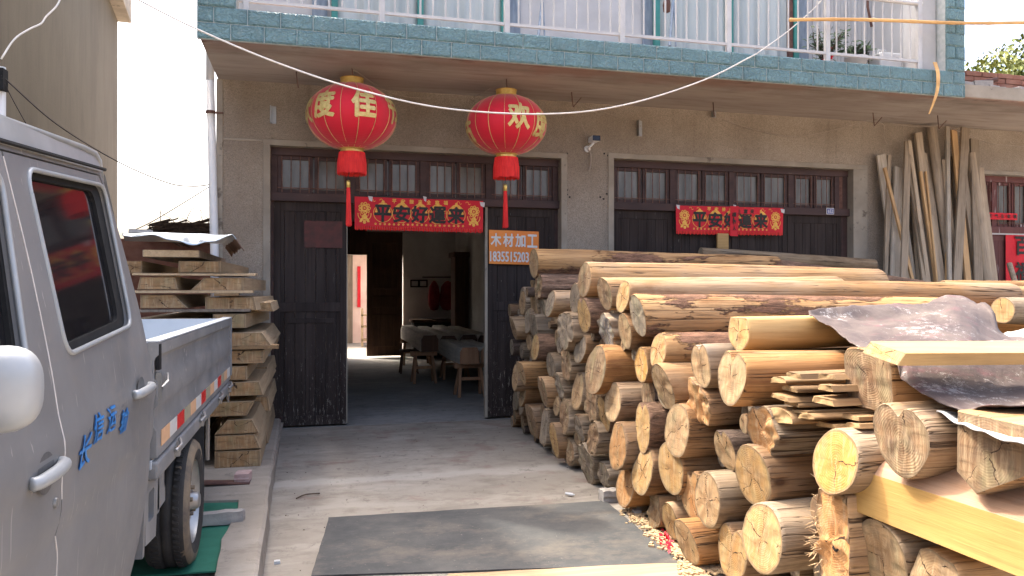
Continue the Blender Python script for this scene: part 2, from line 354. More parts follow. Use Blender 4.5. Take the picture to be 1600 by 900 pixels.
M['rim'] = surf('rim', (.3, .3, .29), (.38, .38, .37), 8, 4, .4, .1, metal=.7, c3=(.25, .18, .12), s3=10, t3=.62)
M['flap'] = surf('flap', (.025, .027, .03), (.04, .042, .045), 5, 4, .6, .2)
M['refl_red'] = surf('refl_red', (.6, .02, .02), (.7, .05, .04), 60, rough=.3, bump=.2)
M['refl_white'] = surf('refl_white', (.62, .6, .55), (.7, .68, .64), 60, rough=.3, bump=.2)
M['refl_faded'] = surf('refl_faded', (.7, .42, .24), (.6, .36, .2), 40, rough=.5, bump=.1)
M['refl_dull'] = surf('refl_dull', (.3, .27, .19), (.36, .32, .22), 40, rough=.5, bump=.1)
M['blue_ink'] = surf('blue_ink', (.03, .17, .48), (.05, .24, .58), 26, 6, .45, 0, c3=(.3, .29, .28), s3=40, t3=.66)
M['brass'] = surf('brass', (.42, .3, .17), (.5, .38, .24), 20, rough=.4, metal=.7)
def m_concrete(name, c1, c2, st, red=0):
    g = G(name); col = g.ramp(g.noise(1.1, 7, (1, 1, 1), .62), [(.3, c1), (.7, c2)])
    col = g.mix(g.ramp(g.noise(5.5, 7, (1, 1.6, 1), .7), [(.5, 0), (.68, .55)]), col, st)
    col = g.mix(g.ramp(g.noise(26, 8, (1, 1, 1), .75), [(.66, 0), (.72, .8)]), col, (.075, .06, .05))
    col = g.mix(g.ramp(g.noise(1.5, 7, (.6, 1.5, 1), .7), [(.53, 0), (.6, .45)]), col, (.36, .33, .28))
    if red: col = g.mix(g.ramp(g.noise(2.9, 7), [(.56, 0), (.66, red)]), col, (.19, .11, .09))
    if red:      # a paler strip of dry cement laid across the yard
        sp = g.N('ShaderNodeSeparateXYZ'); g.L(g.co((1, 1, 1), False), sp.inputs[0])
        e = g.math('ABSOLUTE', g.math('SUBTRACT', g.math('MULTIPLY_ADD', g.noise(2.2, 6, rnd=False), .35, sp.outputs[1]), 6.2))
        col = g.mix(g.ramp(e, [(.06, .7), (.13, 0)]), col, (.38, .355, .31))
    ck = g.ramp(g.vor(.9, feature='DISTANCE_TO_EDGE'), [(.0, .8), (.006, 0)])
    col = g.mix(g.ramp(g.noise(7.5, 9, (1, .7, 1), .8), [(.56, 0), (.64, .6)]), col, tuple(c * .62 for c in c1))
    return g.out(col, .88, g.bump(g.noise(70, 6), .35, .004, g.bump(g.noise(6, 5), .3, .015)), 0, .25)
M['concrete'] = m_concrete('concrete', (.205, .183, .152), (.315, .286, .24), (.15, .13, .105), .45)
M['kerb_concrete'] = m_concrete('kerb_concrete', (.24, .21, .17), (.35, .31, .26), (.18, .155, .125))
M['indoor_floor'] = m_concrete('indoor_floor', (.2, .195, .18), (.3, .29, .27), (.14, .13, .12))
M['dirt'] = surf('dirt', (.24, .2, .16), (.34, .29, .24), 5, 7, .95, .6, 40, .01)
g = G('rubber_mat'); col = g.ramp(g.noise(3.4, 8, (.8, 1, 1), .75), [(.35, (.05, .053, .055)), (.7, (.095, .094, .088))])
col = g.mix(g.ramp(g.noise(2.2, 8, (.8, 1.1, 1), .75), [(.5, 0), (.64, .5)]), col, (.17, .145, .115))
col = g.mix(g.ramp(g.noise(60, 4), [(.68, 0), (.72, .6)]), col, (.3, .27, .22))
M['mat'] = g.out(col, .85, g.bump(g.noise(90, 4), .3, .003), 0, .25)
M['green_mat'] = surf('green_mat', (.015, .11, .07), (.03, .17, .11), 4, 6, .7, .2, 60, c3=(.2, .2, .16), s3=9, t3=.66)
M['stone'] = surf('stone', (.26, .24, .22), (.4, .37, .33), 8, 6, .9, .5, 30, .008)
M['pink_stone'] = surf('pink_stone', (.4, .27, .25), (.5, .37, .34), 14, 6, .9, .5, 30, .005)
M['brick'] = surf('brick', (.24, .1, .07), (.33, .17, .12), 6, 5, .9, .4, 30, .005, amt=.2)
g = G('sheet'); col = g.ramp(g.noise(3.5, 7, (1, 1.6, 1)), [(.3, (.06, .044, .043)), (.5, (.10, .078, .07)), (.72, (.14, .112, .095))])
col = g.mix(g.ramp(g.noise(8, 6, (.5, 1.3, 1)), [(.55, 0), (.68, .6)]), col, (.17, .07, .08))
col = g.mix(g.ramp(g.math('MULTIPLY_ADD', g.noise(2.5, 3), .35, g.noise(21, 10, (1, 1, 1), .9)), [(.755, 0), (.78, .9)]), col, (.36, .34, .32))
M['sheet'] = g.out(col, .65, g.bump(g.noise(30, 7), .5, .008), 0, .25)
M['zinc'] = surf('zinc', (.32, .37, .4), (.42, .47, .5), 3, 5, .3, .1, spec=.5, metal=.5)
M['zinc_rust'] = surf('zinc_rust', (.12, .07, .05), (.2, .12, .09), 10, 6, .8, .3)
M['white_sheet'] = surf('white_sheet', (.46, .475, .475), (.54, .555, .555), 6, 4, .4, .1, spec=.5)
g = G('left_wall'); col = g.ramp(g.noise(.7, 8, (1.3, 1.3, .4), .7), [(.3, (.12, .10, .072)), (.7, (.165, .142, .105))])
col = g.mix(g.ramp(g.noise(3.5, 8, (1, 1, .16), .75), [(.52, 0), (.75, .45)]), col, (.08, .068, .05))
M['left_wall'] = g.out(col, .92, g.bump(g.noise(30, 5), .3, .01), 0, .15)
M['indoor_wall'] = surf('indoor_wall', (.5, .48, .45), (.66, .64, .6), 1.5, 6, .9, .2)
M['indoor_brown'] = m_plank('indoor_brown', (.07, .035, .02), (.12, .06, .035), (.03, .015, .01), 2)
M['lean_old'] = m_plank('lean_old', (.25, .195, .135), (.40, .32, .23), (.11, .08, .055), 0, .85, .25)
M['lean_pale'] = m_plank('lean_pale', (.33, .285, .22), (.46, .40, .32), (.12, .1, .08), 0, .85, .15)
M['lean_new'] = m_plank('lean_new', (.40, .24, .11), (.54, .35, .17), (.26, .15, .08), 0, .75, .1)
M['bench_leg'] = m_plank('bench_leg', (.3, .15, .08), (.4, .22, .12), (.15, .08, .04), 2)
M['grey_cant'] = m_plank('grey_cant', (.48, .44, .37), (.66, .6, .5), (.2, .17, .13), 1)
M['maroon_cloth'] = surf('maroon_cloth', (.2, .015, .02), (.28, .03, .03), 8, 4, .9, .4)
M['leaf'] = surf('leaf', (.07, .10, .018), (.16, .17, .035), 1.2, 4, .6, 0, amt=0)
M['leaf_dark'] = surf('leaf_dark', (.02, .05, .02), (.045, .085, .03), 10, 3, .5, 0)
M['petal'] = surf('petal', (.6, .01, .03), (.7, .04, .06), 10, rough=.6, bump=0)
M['trunk'] = surf('trunk', (.09, .07, .05), (.15, .12, .09), 8, 5, .9, .5)
M['terracotta'] = surf('terracotta', (.3, .08, .05), (.38, .12, .08), 6, 4, .7, .1)
M['brush'] = surf('brush', (.05, .035, .025), (.1, .07, .05), 20, 4, .9, .3)
M['pipe_rust'] = surf('pipe_rust', (.08, .04, .035), (.15, .08, .06), 14, 5, .8, .3)
M['camera_dark'] = surf('camera_dark', (.01, .012, .02), (.02, .025, .05), 10, rough=.25, bump=0)
M['sawdust'] = surf('sawdust', (.42, .29, .16), (.54, .39, .23), 30, rough=.9)
M['tape'] = surf('tape', (.5, .45, .44), (.65, .6, .58), 20, rough=.25)
M['pink_wall'] = surf('pink_wall', (.62, .42, .36), (.74, .56, .48), 2, 5, .8, .2)

# ------------------------------------------------------------------ writing
_txt = {}
def text_bm(s, bold=0.0, cut=0):
    """flat letters as a bmesh in the XY plane, centred, 1 unit high"""
    cu = bpy.data.curves.new('lettering', 'FONT'); cu.body = s; cu.size = 1; cu.offset = bold; cu.resolution_u = 3; cu.align_x = 'CENTER'
    o = bpy.data.objects.new('lettering', cu); COL.objects.link(o); bpy.context.view_layer.update()
    me = bpy.data.meshes.new_from_object(o.evaluated_get(bpy.context.evaluated_depsgraph_get()))
    bm = bmesh.new(); bm.from_mesh(me)
    bpy.data.objects.remove(o); bpy.data.curves.remove(cu); bpy.data.meshes.remove(me)
    if bm.verts:
        xs = [v.co.x for v in bm.verts]; ys = [v.co.y for v in bm.verts]
        cx, cy = (min(xs) + max(xs)) / 2, (min(ys) + max(ys)) / 2; w, h = max(xs) - min(xs), max(ys) - min(ys)
        for v in bm.verts: v.co = Vector(((v.co.x - cx) / w, (v.co.y - cy) / h, 0))
    if cut:
        for ax in (0, 1):
            for i in range(1, cut):
                pl = Vector((0, 0, 0)); pl[ax] = -.5 + i / cut; n = Vector((0, 0, 0)); n[ax] = 1
                bmesh.ops.bisect_plane(bm, geom=bm.verts[:] + bm.edges[:] + bm.faces[:], plane_co=pl, plane_no=n)
    return bm
def text_fat(mb, s, fn, fat=.03, bold=.008, cut=8):
    """heavier strokes: the same letters laid a few times, each a hair apart; fn(u, v, depth)"""
    for k, (du, dv) in enumerate(((0, 0), (fat, 0), (-fat, 0), (0, fat), (0, -fat))):
        text_on(mb, s, lambda u, v: fn(u + du, v + dv, k * .0006), bold, cut)
def text_on(mb, s, fn, bold=0.0, cut=0):
    """adds letters to an MB; fn maps (u,v) in [-.5,.5]^2 to a world point"""
    bm = text_bm(s, bold, cut); bm.verts.index_update()
    mb.add([fn(v.co.x, v.co.y) for v in bm.verts], [tuple(v.index for v in f.verts) for f in bm.faces]); bm.free()

# ================================================================== THE GROUND
mb = MB(); mb.box(-400, 400, -60, 700, -.6, -.02); tag(mb.build('ground', M['dirt']), kind='structure')
mb = grid_mesh(40, 50, lambda u, v: (-.30 + u * 11.3, -1.5 + v * 10.02, .004 * nz(u * 9, v * 9))); tag(mb.build('concrete_yard', M['concrete'], smooth=True, fix=False), kind='structure')
# raised apron left of the doorway, with a broken inner edge
def apron(mb):
    n = 60; top = .13; inner = []; outer = []
    for i in range(n + 1):
        y = -1.2 + i * (8.33 + 1.2) / n
        outer.append((-.235 + (y > 5) * -.012 - .012 * (y - 3) + .008 * nz(y * 3, 4), y)); w = -.0 + .05 * nz(y * 1.7, 2) + .025 * nz(y * 9, 5)
        inner.append((outer[-1][0] - (.20 + w if y < 5.2 else 1.2), y))
    vs = []; fs = []
    for (xo, y), (xi, _) in zip(outer, inner):
        vs += [(xo + .012, y, -.02), (xo + .004 * nz(y * 20), y, top - .012), (xo - .018, y, top), (xi + .01, y, top - .002), (xi, y, top - .05)]
    for i in range(n):
        for k in range(4): a = i * 5 + k; fs.append((a, a + 1, a + 6, a + 5))
    fs.append((n * 5, n * 5 + 1, n * 5 + 2, n * 5 + 3, n * 5 + 4)); mb.add(vs, fs)
mb = MB(); apron(mb); tag(mb.build('apron', M['kerb_concrete']), kind='structure')
mb = grid_mesh(40, 60, lambda u, v: (-3.6 + u * 3.32, -1.5 + v * 9.83, .085 + .012 * nz(u * 12, v * 30))); tag(mb.build('dirt_strip', M['dirt'], smooth=True, fix=False), kind='structure')

# ================================================================== THE HOUSE
house = thing('house', 'two storey house with pebble dash ground floor and teal tiled balcony edge', 'building', (3.0, 8.4, 0))
WY = 8.35
mb = MB()
for x0, x1, z0, z1 in [(-.93, -.42, 0, 3.62), (-.42, 2.76, 2.97, 3.62), (2.76, 3.40, 0, 3.62), (3.40, 6.66, 3.0, 3.62), (6.66, 8.58, 0, 3.62), (8.58, 10.2, 3.02, 3.62), (10.2, 11.4, 0, 3.62)]:
    mb.box(x0, x1, WY, WY + .25, z0, z1)
mb.build('front_wall', M['pebble'], house)
def surround(x0, x1, zt, wl, wr, wt, name):
    mb = MB(); a, b = WY - .012, WY + .16
    mb.box(x0 - wl, x0 + .003, a, b, 0, zt); mb.box(x1 - .003, x1 + wr, a, b, 0, zt); mb.box(x0 - wl, x1 + wr, a - .002, b, zt - .003, zt + wt)
    return mb.build('door_surround', M['plaster_trim'], house, bevel=.006)
surround(-.42, 2.76, 2.97, .07, .07, .06, ''); surround(3.40, 6.66, 3.0, .07, .21, .06, ''); surround(8.58, 10.2, 3.02, .05, .1, .05, '')
mb = MB(); mb.box(-.945, -.88, WY - .014, WY + .2, 0, 3.62); mb.box(-.88, -.49, WY - .008, WY, 3.0, 3.025); mb.build('corner_trim', M['plaster_trim'], house, bevel=.004)
# balcony slab, soffit, tiled edge
mb = MB(); mb.box(-.93, 7.04, 7.03, WY + .3, 3.62, 3.88); mb.build('balcony_slab', M['soffit'], house)
mb = MB(); mb.box(7.055, 11.4, 7.06, WY + .3, 3.625, 3.78); mb.build('side_slab', M['soffit'], house, bevel=.01); MB().box(7.056, 11.4, 7.05, 7.059, 3.635, 3.775).build('slab_edge', M['plaster_trim'], house)
def tiles(mb, x0, x1, z0, courses, ln=.275, h=.1365, off=0, y=7.0):
    for c in range(courses):
        x = x0 - (off + c) % 2 * ln / 2; z = z0 + c * (h + .004)
        while x < x1:
            a, b = max(x, x0), min(x + ln - .005, x1)
            if b - a > .02:
                d = .004 + .003 * random.random(); e = .014
                vs = [(a, y + .02, z), (b, y + .02, z), (b, y + .02, z + h), (a, y + .02, z + h), (a, y + .006, z), (b, y + .006, z), (b, y + .006, z + h), (a, y + .006, z + h),
                      (a + e, y - d, z + e), (b - e, y - d, z + e), (b - e, y - d, z + h - e), (a + e, y - d, z + h - e)]
                mb.add(vs, [(0, 1, 5, 4), (1, 2, 6, 5), (2, 3, 7, 6), (3, 0, 4, 7), (4, 5, 9, 8), (5, 6, 10, 9), (6, 7, 11, 10), (7, 4, 8, 11), (8, 9, 10, 11)])
            x += ln
mb = MB(); tiles(mb, -.95, 7.05, 3.612, 2); fas = mb.build('tiled_edge', M['tile'], house)
mb = MB(); tiles(mb, -.95, -.63, 3.8935, 9, .32); mb.build('tiled_pillar', M['tile'], house)
mb = MB(); tiles(mb, 6.80, 7.05, 3.8935, 9, .25, .1365, 0); mb.build('tiled_pillar', M['tile'], house)
mb = MB(); mb.box(-.948, 7.048, 7.008, 7.04, 3.61, 3.886); mb.box(-.948, -.632, 7.012, 7.25, 3.886, 5.15); mb.box(6.802, 7.048, 7.012, 7.25, 3.886, 5.15); mb.build('grout', M['grout'], fas)
# upper storey
UY = 8.3
mb = MB(); mb.box(-.93, 7.04, UY, UY + .2, 3.88, 7.15); mb.build('upper_wall', M['white_wall'], house)
mb = MB(); mb.box(-.93, 7.04, UY + .2, 17.2, 7.0, 7.15); mb.box(-.93, -.78, UY + .2, 17.2, 3.9, 7.0); mb.box(6.89, 7.04, 7.26, 17.2, 3.885, 7.0); mb.box(-.78, 6.89, 17.0, 17.2, 3.7, 7.0)
mb.box(-.78, 11.4, UY + .31, 17.2, 3.52, 3.86); mb.build('upper_shell', M['white_wall'], house)
mb = MB(); mb.box(-.93, -.75, WY + .25, 17.2, 0, 3.9); mb.box(11.2, 11.4, WY + .25, 17.2, 0, 3.5); mb.build('side_wall', M['left_wall'], house)
for a, b in [(487, 511), (795, 812), (1003, 1021), (1240, 1262)]: MB().box(XY(a, UY), XY(b, UY), UY - .03, UY - .002, 3.88, 6.2).build('blue_panel', M['blue_wall'], house)
for a, b in [(523, 780), (1023, 1233)]:
    x0, x1 = XY(a, UY), XY(b, UY); n = 140
    def fn(u, v): x = x0 + u * (x1 - x0); return (x, UY - .05 + .018 * math.sin(x * 34 + 2.2 * nz(x * 3)) + .012 * nz(x * 11), 3.9 + v * 2.1)
    w = grid_mesh(n, 1, fn).build('window', M['curtain'], house, smooth=True, fix=False); mb = MB()
    mids = [650] if a == 523 else [1131]
    for px in [a - 6] + mids + [b]: X = XY(px, UY); mb.box(X, X + .065, UY - .12, UY - .055, 3.885, 6.05)
    mb.box(XY(a - 6, UY), XY(b, UY) + .065, UY - .118, UY - .06, 3.885, 3.905); mb.build('window_frame', M['green_frame'], w, bevel=.004)
mb = MB()
for k in range(26): x = XY(1270, UY) + k * .05; mb.box(x, x + .044, UY - .02, UY - .003, 3.885, 6.4)
mb.build('cladding', M['white_wall'], house)
mb = MB(); mb.box(6.52, 6.79, 7.14, 7.34, 3.885, 5.15); mb.build('corner_post', M['white_wall'], house, bevel=.01)
mb = MB(); X = XY(1232, UY); mb.box(X - .06, X, UY - .1, UY - .06, 3.9, 6); mb.build('door_post', M['pipe_rust'], house)
# railing
RY = 7.1; mb = MB(); px_ = [.62 + 1.18 * k for k in range(-1, 6)]
mb.box(-.62, 6.56, RY - .014, RY + .014, 3.985, 4.012); mb.tube([(-.62, RY, 4.64), (6.56, RY, 4.64)], .024, 10)
rail = mb.build('railing', M['white_rail'], house)
for x in px_: MB().box(x - .027, x + .027, RY - .024, RY + .024, 3.888, 5.0).build('rail_post', M['white_rail'], rail, bevel=.006)
for x in px_[:-1]:
    for k in range(1, 10): MB().tube([(x + .118 * k, RY, 4.0), (x + .118 * k, RY, 4.63)], .0095, 6).build('baluster', M['white_rail'], rail)

# ---- doors and transoms
def transom(x0, x1, z0, z1, mulls, mat_f, y=8.47, bars=4, pr=None):
    mb = MB(); mb.box(x0, x1, y - .03, y + .07, z1 - .085, z1); mb.box(x0 - .02 if pr else x0, x1 + (pr or 0), y - .06, y + .07, z0 - .09, z0)
    for m in mulls: mb.box(m - .035, m + .035, y - .022, y + .06, z0, z1 - .085)
    tr = mb.build('transom', mat_f, house, bevel=.005)
    for i in range(len(mulls) - 1):
        a, b = mulls[i] + .035, mulls[i + 1] - .035; mid = (a + b) / 2
        mb = MB()
        for p, q in ((a, mid - .008), (mid + .008, b)):
            mb.box(p, p + .04, y - .005, y + .035, z0, z1 - .085); mb.box(q - .04, q, y - .005, y + .035, z0, z1 - .085)
            mb.box(p + .04, q - .04, y - .004, y + .034, z0, z0 + .04); mb.box(p + .04, q - .04, y - .004, y + .034, z1 - .125, z1 - .085)
        mb.build('sash', mat_f, tr, bevel=.003)
        mb = MB()
        mb.box(a, b, y + .018, y + .022, z0 + .02, z1 - .1); mb.build('pane', M['pane'], tr)
        mb = MB()
        n = bars * 2
        for k in range(n): x = a + (k + .5) * (b - a) / n; mb.tube([(x, y - .012, z0), (x + .004 * nz(x * 9), y - .012, z1 - .085)], .0055, 5)
        mb.tube([(a, y - .013, z0 + .055), (b, y - .013, z0 + .055)], .005, 5)
        mb.build('window_bar', M['rust_bar'], tr)
    return tr
DP = 8.5
transom(-.42, 2.76, 2.49, 2.97, [-.385, XY(550, DP), XY(660, DP), XY(762, DP), 2.72], M['frame_dark'], pr=.0)
transom(3.40, 6.66, 2.50, 3.0, [3.42, XY(1048, DP), XY(1140, DP), XY(1232, DP), 6.50, 6.62], M['frame_dark'], pr=.0)
def leaf(x0, x1, z0, z1, y=8.47, mat_=None, rails=(1.28,), nb=7, lab=None):
    mb = MB(); th = .05
    w = (x1 - x0) / nb
    for k in range(nb): d = .0035 * random.random(); mb.box(x0 + k * w + .0015, x0 + (k + 1) * w - .0015, y + d, y + th, z0 + .002, z1)
    e = mb.build('door_leaf', mat_ or M['door_paint'], house, bevel=.002, seg=1)
    if lab: e['label'] = lab
    mb = MB()
    mb.box(x0, x0 + .065, y - .010, y + .001, z0, z1); mb.box(x1 - .065, x1, y - .010, y + .001, z0, z1)
    for r in [z0 + .055, z1 - .05] + list(rails): mb.box(x0 + .065, x1 - .065, y - .009, y + .001, r - .05, r + .05)
    for r in rails: mb.box(x0 + .13, x1 - .13, y - .007, y + .001, r - .17, r - .12)
    mb.build('door_rail', mat_ or M['door_paint'], e, bevel=.003); return e
l1 = leaf(XY(428, 8.47), XY(541, 8.47), .02, 2.40, lab='dark door leaf with a faded red paper square')
mb = MB(); mb.box(XY(475, 8.44), XY(535, 8.44), 8.457, 8.461, onY(500, 387, 8.45).z, onY(500, 345, 8.45).z); mb.build('faded_paper', M['faded_red'], l1)
l2 = leaf(XY(762, 8.47), XY(866, 8.47), .03, 2.40, lab='dark door leaf behind the orange sign')
mb = MB(); X = XY(759, 8.47); mb.box(X - .012, X + .016, 8.445, 8.52, .03, 2.40); mb.build('worn_edge', M['plaster_trim'], l2)
mb = MB(); X = XY(541, 8.47); mb.box(X + .002, X + .012, 8.455, 8.52, .03, 2.40); mb.build('worn_edge', M['plaster_trim'], l1)
xs = [3.43, 4.21, 5.0, 5.78, 6.57]
for a, b in zip(xs[:-1], xs[1:]): leaf(a + .004, b - .004, .03, 2.41)
mb = MB(); mb.box(6.57, 6.66, 8.46, 8.53, 0, 2.41); mb.box(-.42, XY(428, 8.47) - .002, 8.465, 8.53, 0, 2.41); mb.box(XY(866, 8.47) + .002, 2.76, 8.465, 8.53, 0, 2.41); mb.build('door_frame', M['frame_dark'], house)
# red door on the right
transom(8.58, 10.2, 2.33, 3.02, [8.63, 8.98, 9.6, 10.16], M['door_red'], bars=3)
leaf(8.66, 9.38, .03, 2.24, mat_=M['door_red'], lab='maroon door leaf with flaking white paint'); leaf(9.39, 10.1, .03, 2.24, mat_=M['door_red'])
mb = MB(); mb.box(8.60, 10.18, 8.425, 8.44, 2.22, 2.30); mb.build('door_head', M['white_rail'], house)
# interior
mb = MB(); mb.box(-.75, 11.2, 8.45, 17.0, -.05, .003); mb.build('indoor_floor', M['indoor_floor'], house)
mb = MB(); mb.box(3.12, 3.25, 8.6, 17.0, .0, 3.52); mb.build('partition', M['indoor_wall'], house)
mb = MB(); dx0, dx1 = .60, 1.95
mb.box(-.75, dx0, 17.0, 17.15, 0, 3.52); mb.box(dx1, 11.2, 17.0, 17.15, 0, 3.52); mb.box(dx0, dx1, 17.0, 17.15, 2.24, 3.52); mb.build('back_wall', M['indoor_wall'], house)
mb = MB(); mb.box(XY(573, 16.9), XY(629, 16.9), 16.90, 16.96, .04, 2.74)
bd = mb.build('back_door', M['indoor_brown'], house, bevel=.01)
mb = MB()
for z0, z1 in ((.25, .95), (1.1, 1.35), (1.5, 2.5)): mb.box(XY(582, 16.9), XY(620, 16.9), 16.885, 16.905, z0, z1)
mb.build('door_panel', M['indoor_brown'], bd, bevel=.008)
mb = MB(); mb.box(.2, XY(573, 16.9), 16.86, 16.99, 2.24, 2.95); mb.build('lintel', M['indoor_brown'], house)
# small ironwork on the wall
for px, py in [(427, 180), (999, 201), (1115, 172)]:
    p = onY(px, py, WY - .01); mb = MB(); mb.box(p.x - .03, p.x + .03, WY - .02, WY - .003, p.z - .09, p.z + .09); mb.box(p.x - .03, p.x - .018, WY - .07, WY - .02, p.z - .09, p.z + .09)
    mb.build('wall_bracket', M['rim'], house)
mb = MB()
for px, py in [(886, 240), (950, 243), (944, 240), (886, 297), (886, 304), (890, 308), (948, 303), (938, 308), (943, 311)]: p = onY(px, py, WY); mb.lathe([(0, 0), (.009, .0), (.009, .01), (0, .012)], 8, (p.x, 0, 0)) if 0 else mb.box(p.x - .009, p.x + .009, WY - .006, WY, p.z - .009, p.z + .009)
mb.build('bolt', M['black_gap'], house)
for px, d in [(463, 0), (550, 0), (791, 0), (893, 1), (1114, 0), (1364, 1), (1465, 1)]:
    y = 7.65; p = onZ(px, {463: 112, 550: 107, 791: 123, 893: 144, 1114: 160, 1364: 176, 1465: 181}[px], 3.62); mb = MB(); mb.tube([(p.x, p.y, 3.63), (p.x + .01, p.y, 3.52), (p.x + .02, p.y, 3.46)], .006, 6)
    if d: mb.tube([(p.x + .02, p.y, 3.46), (p.x + .1, p.y - .03, 3.56)], .005, 6)
    mb.build('ceiling_hook', M['pipe_rust'], house)

# ---- neighbour roof on the right, rubble, tree
nb = thing('parapet', 'broken red brick parapet on the low roof right of the balcony', 'wall', (8.2, 7.4, 3.785))
mb = MB()
for c in range(5):
    x = 7.1 + (c % 2) * .12
    while x < 11.3:
        if c < 3 or nz(x * .9, 3) > -.1: mb.box(x, x + .225, 7.5 + .01 * random.random(), 7.62, 3.786 + c * .062, 3.842 + c * .062)
        x += .235
mb.build('brickwork', M['brick'], nb, bevel=.004)
mb = MB()
for i in range(26):
    x = 7.15 + random.random() * 4; mb.box(x, x + .1 + .12 * random.random(), 7.15 + .1 * random.random(), 7.35, 3.785, 3.82 + .07 * random.random(), Matrix.Translation((x, 7.2, 3.79)) @ Matrix.Rotation(random.uniform(-.3, .3), 4, 'Z') @ Matrix.Translation((-x, -7.2, -3.79)))
mb.build('rubble', M['stone'], nb, bevel=.006)
p = onY(1515, 132, 7.3); q = onY(1552, 126, 7.3); mb = MB(); mb.tube([(p.x, 7.3, p.z), (q.x, 7.25, q.z)], .028, 10); tag(mb.build('roof_pipe', M['pipe_rust']), 'short rusty pipe stub on the parapet beside the tiled pillar', 'pipe')

def tree(x, y, z, rad, hgt, n, label, seed, leafm, sz=.16, group='trees behind the houses'):
    t = thing('tree', label, 'tree', (x, y, 0), group=None); rng = random.Random(seed)
    mb = MB(); tips = []
    mb.tube([(x, y, 0), (x + .1, y, z * .4), (x, y, z - rad * .3)], [.3, .22, .14], 8)
    cl = []
    for i in range(44):
        d = Vector((rng.gauss(0, 1), rng.gauss(0, 1), rng.gauss(0, .8))).normalized() * rng.uniform(.35, .92)
        c = Vector((x + d.x * rad, y + d.y * rad, z + d.z * hgt)); cl.append((c, rng.uniform(.22, .42) * rad)); mb.tube([(x, y, z - rad * .4), (Vector((x, y, z)) + c) / 2 + Vector((0, 0, -.2)), c], [.09, .05, .02], 5)
    mb.build('trunk', M['trunk'], t)
    mb = MB()
    for i in range(n):
        c, r = rng.choice(cl); d = Vector((rng.gauss(0, 1), rng.gauss(0, 1), rng.gauss(0, 1))).normalized() * r * rng.uniform(.5, 1.05) ** .5; p = c + d
        a = (d.normalized() + Vector((rng.gauss(0, .5), rng.gauss(0, .5), rng.gauss(0, .5)))).normalized(); b = a.orthogonal().normalized(); e = a.cross(b); s = sz * rng.uniform(.5, 1.1)
        mb.add([p - b * s, p + e * s * .45 + a * s * .1, p + b * s, p - e * s * .45 + a * s * .1], [(0, 1, 2, 3)])
    mb.build('crown', leafm, t, fix=False)
pt = onY(1566, 108, 21); tree(pt.x + .3, 21, pt.z - 1.35, 3.1, 1.65, 20000, 'bushy yellow green tree rising behind the brick parapet', 3, M['leaf'], .13)

# ---- building on the left
lb = thing('neighbour_building', 'tall plain building with streaked tan plaster at the left edge', 'building', (-4, 12, 0))
A = Vector((-2.97, 5.6)); B = Vector((-4.40, 19.7)); d = (B - A).normalized(); nrm = Vector((-d.y, d.x)); HB = 7.78
if nrm.x > 0: nrm = -nrm
mb = MB(); q = [A, B, B + nrm * 7, A + nrm * 7]; mb.prism([(p.x, p.y, -.1) for p in q], 0, (0, 0, HB + .1)); mb.build('wall', M['left_wall'], lb)
mb = MB(); A2, B2 = A - d * .3 - nrm * .32, B + d * .1 - nrm * .28; q = [A2, B2, B2 + nrm * 7.6, A2 + nrm * 7.6]; mb.prism([(p.x, p.y, HB - .0) for p in q], 0, (0, 0, 1.02)); mb.build('eave', M['plaster_trim'], lb, bevel=.02)  # eave thickened above the view, extra height added to block sun from the yard
p0 = onY(2, 205, 6.6); mb = MB(); mb.tube([(p0.x, 6.6, 1.2), (p0.x, 6.6, onY(2, 105, 6.6).z)], .03, 10); mb.build('service_pipe', M['pvc'], lb)
mb = MB(); z_ = onY(2, 118, 6.5).z; mb.box(p0.x - .03, p0.x + .045, 6.5, 6.6, z_ - .1, z_ + .06); mb.build('service_box', M['black_gap'], lb)

# wall and brushwood beyond the boards
bw = thing('back_boundary_wall', 'low rough wall behind the sawn board stack', 'wall', (-2, 12, 0)); mb = MB(); mb.box(-3.5, -.9, 12, 12.25, 0, 2.2); mb.build('masonry', M['brick'], bw)
rng = random.Random(5); mb = MB()
for i in range(900):
    x = rng.uniform(-2.3, -1.45); z = 2.2 + min(.2, abs(rng.gauss(0, .10))); y = 12.1 + rng.gauss(0, .12); a = rng.uniform(-.35, .35); l = rng.uniform(.15, .5)
    mb.tube([(x, y, z), (x + l * .5, y + .03, z + a * l * .3 + .02), (x + l, y + .06 * rng.random(), z + a * l)], (.010 + .006 * rng.random()), 4, False)
for i in range(11):
    x = rng.uniform(-2.3, -1.2); pts = [Vector((x, 12.1, 2.3))]; dd = Vector((rng.uniform(-.6, .6), 0, 1))
    for k in range(6): dd = (dd + Vector((rng.gauss(0, .4), 0, rng.gauss(0, .3)))).normalized(); pts.append(pts[-1] + dd * rng.uniform(.05, .12))
    mb.tube(pts, [.009 - .001 * k for k in range(7)], 4, False)
tag(mb.build('brushwood', M['brush'], fix=False), 'dark heap of dry brushwood on the wall behind the white drainpipe', 'brushwood', kind='stuff')
pa, pb = onY(323, 95, 8.33), onY(336, 380, 8.33)
dp = thing('drainpipe', 'white plastic drainpipe at the left corner of the house', 'drainpipe', (pa.x, 8.3, 0)); mb = MB(); mb.tube([(pa.x + .03, 8.36, 3.6), (pb.x, 8.3, 1.8), (pb.x + .01, 8.3, .1)], .042, 14); mb.tube([(pa.x + .03, 8.36, 3.6), (pa.x + .03, 8.4, 6.9)], .042, 12); mb.build('pipe', M['pvc'], dp, smooth=True)
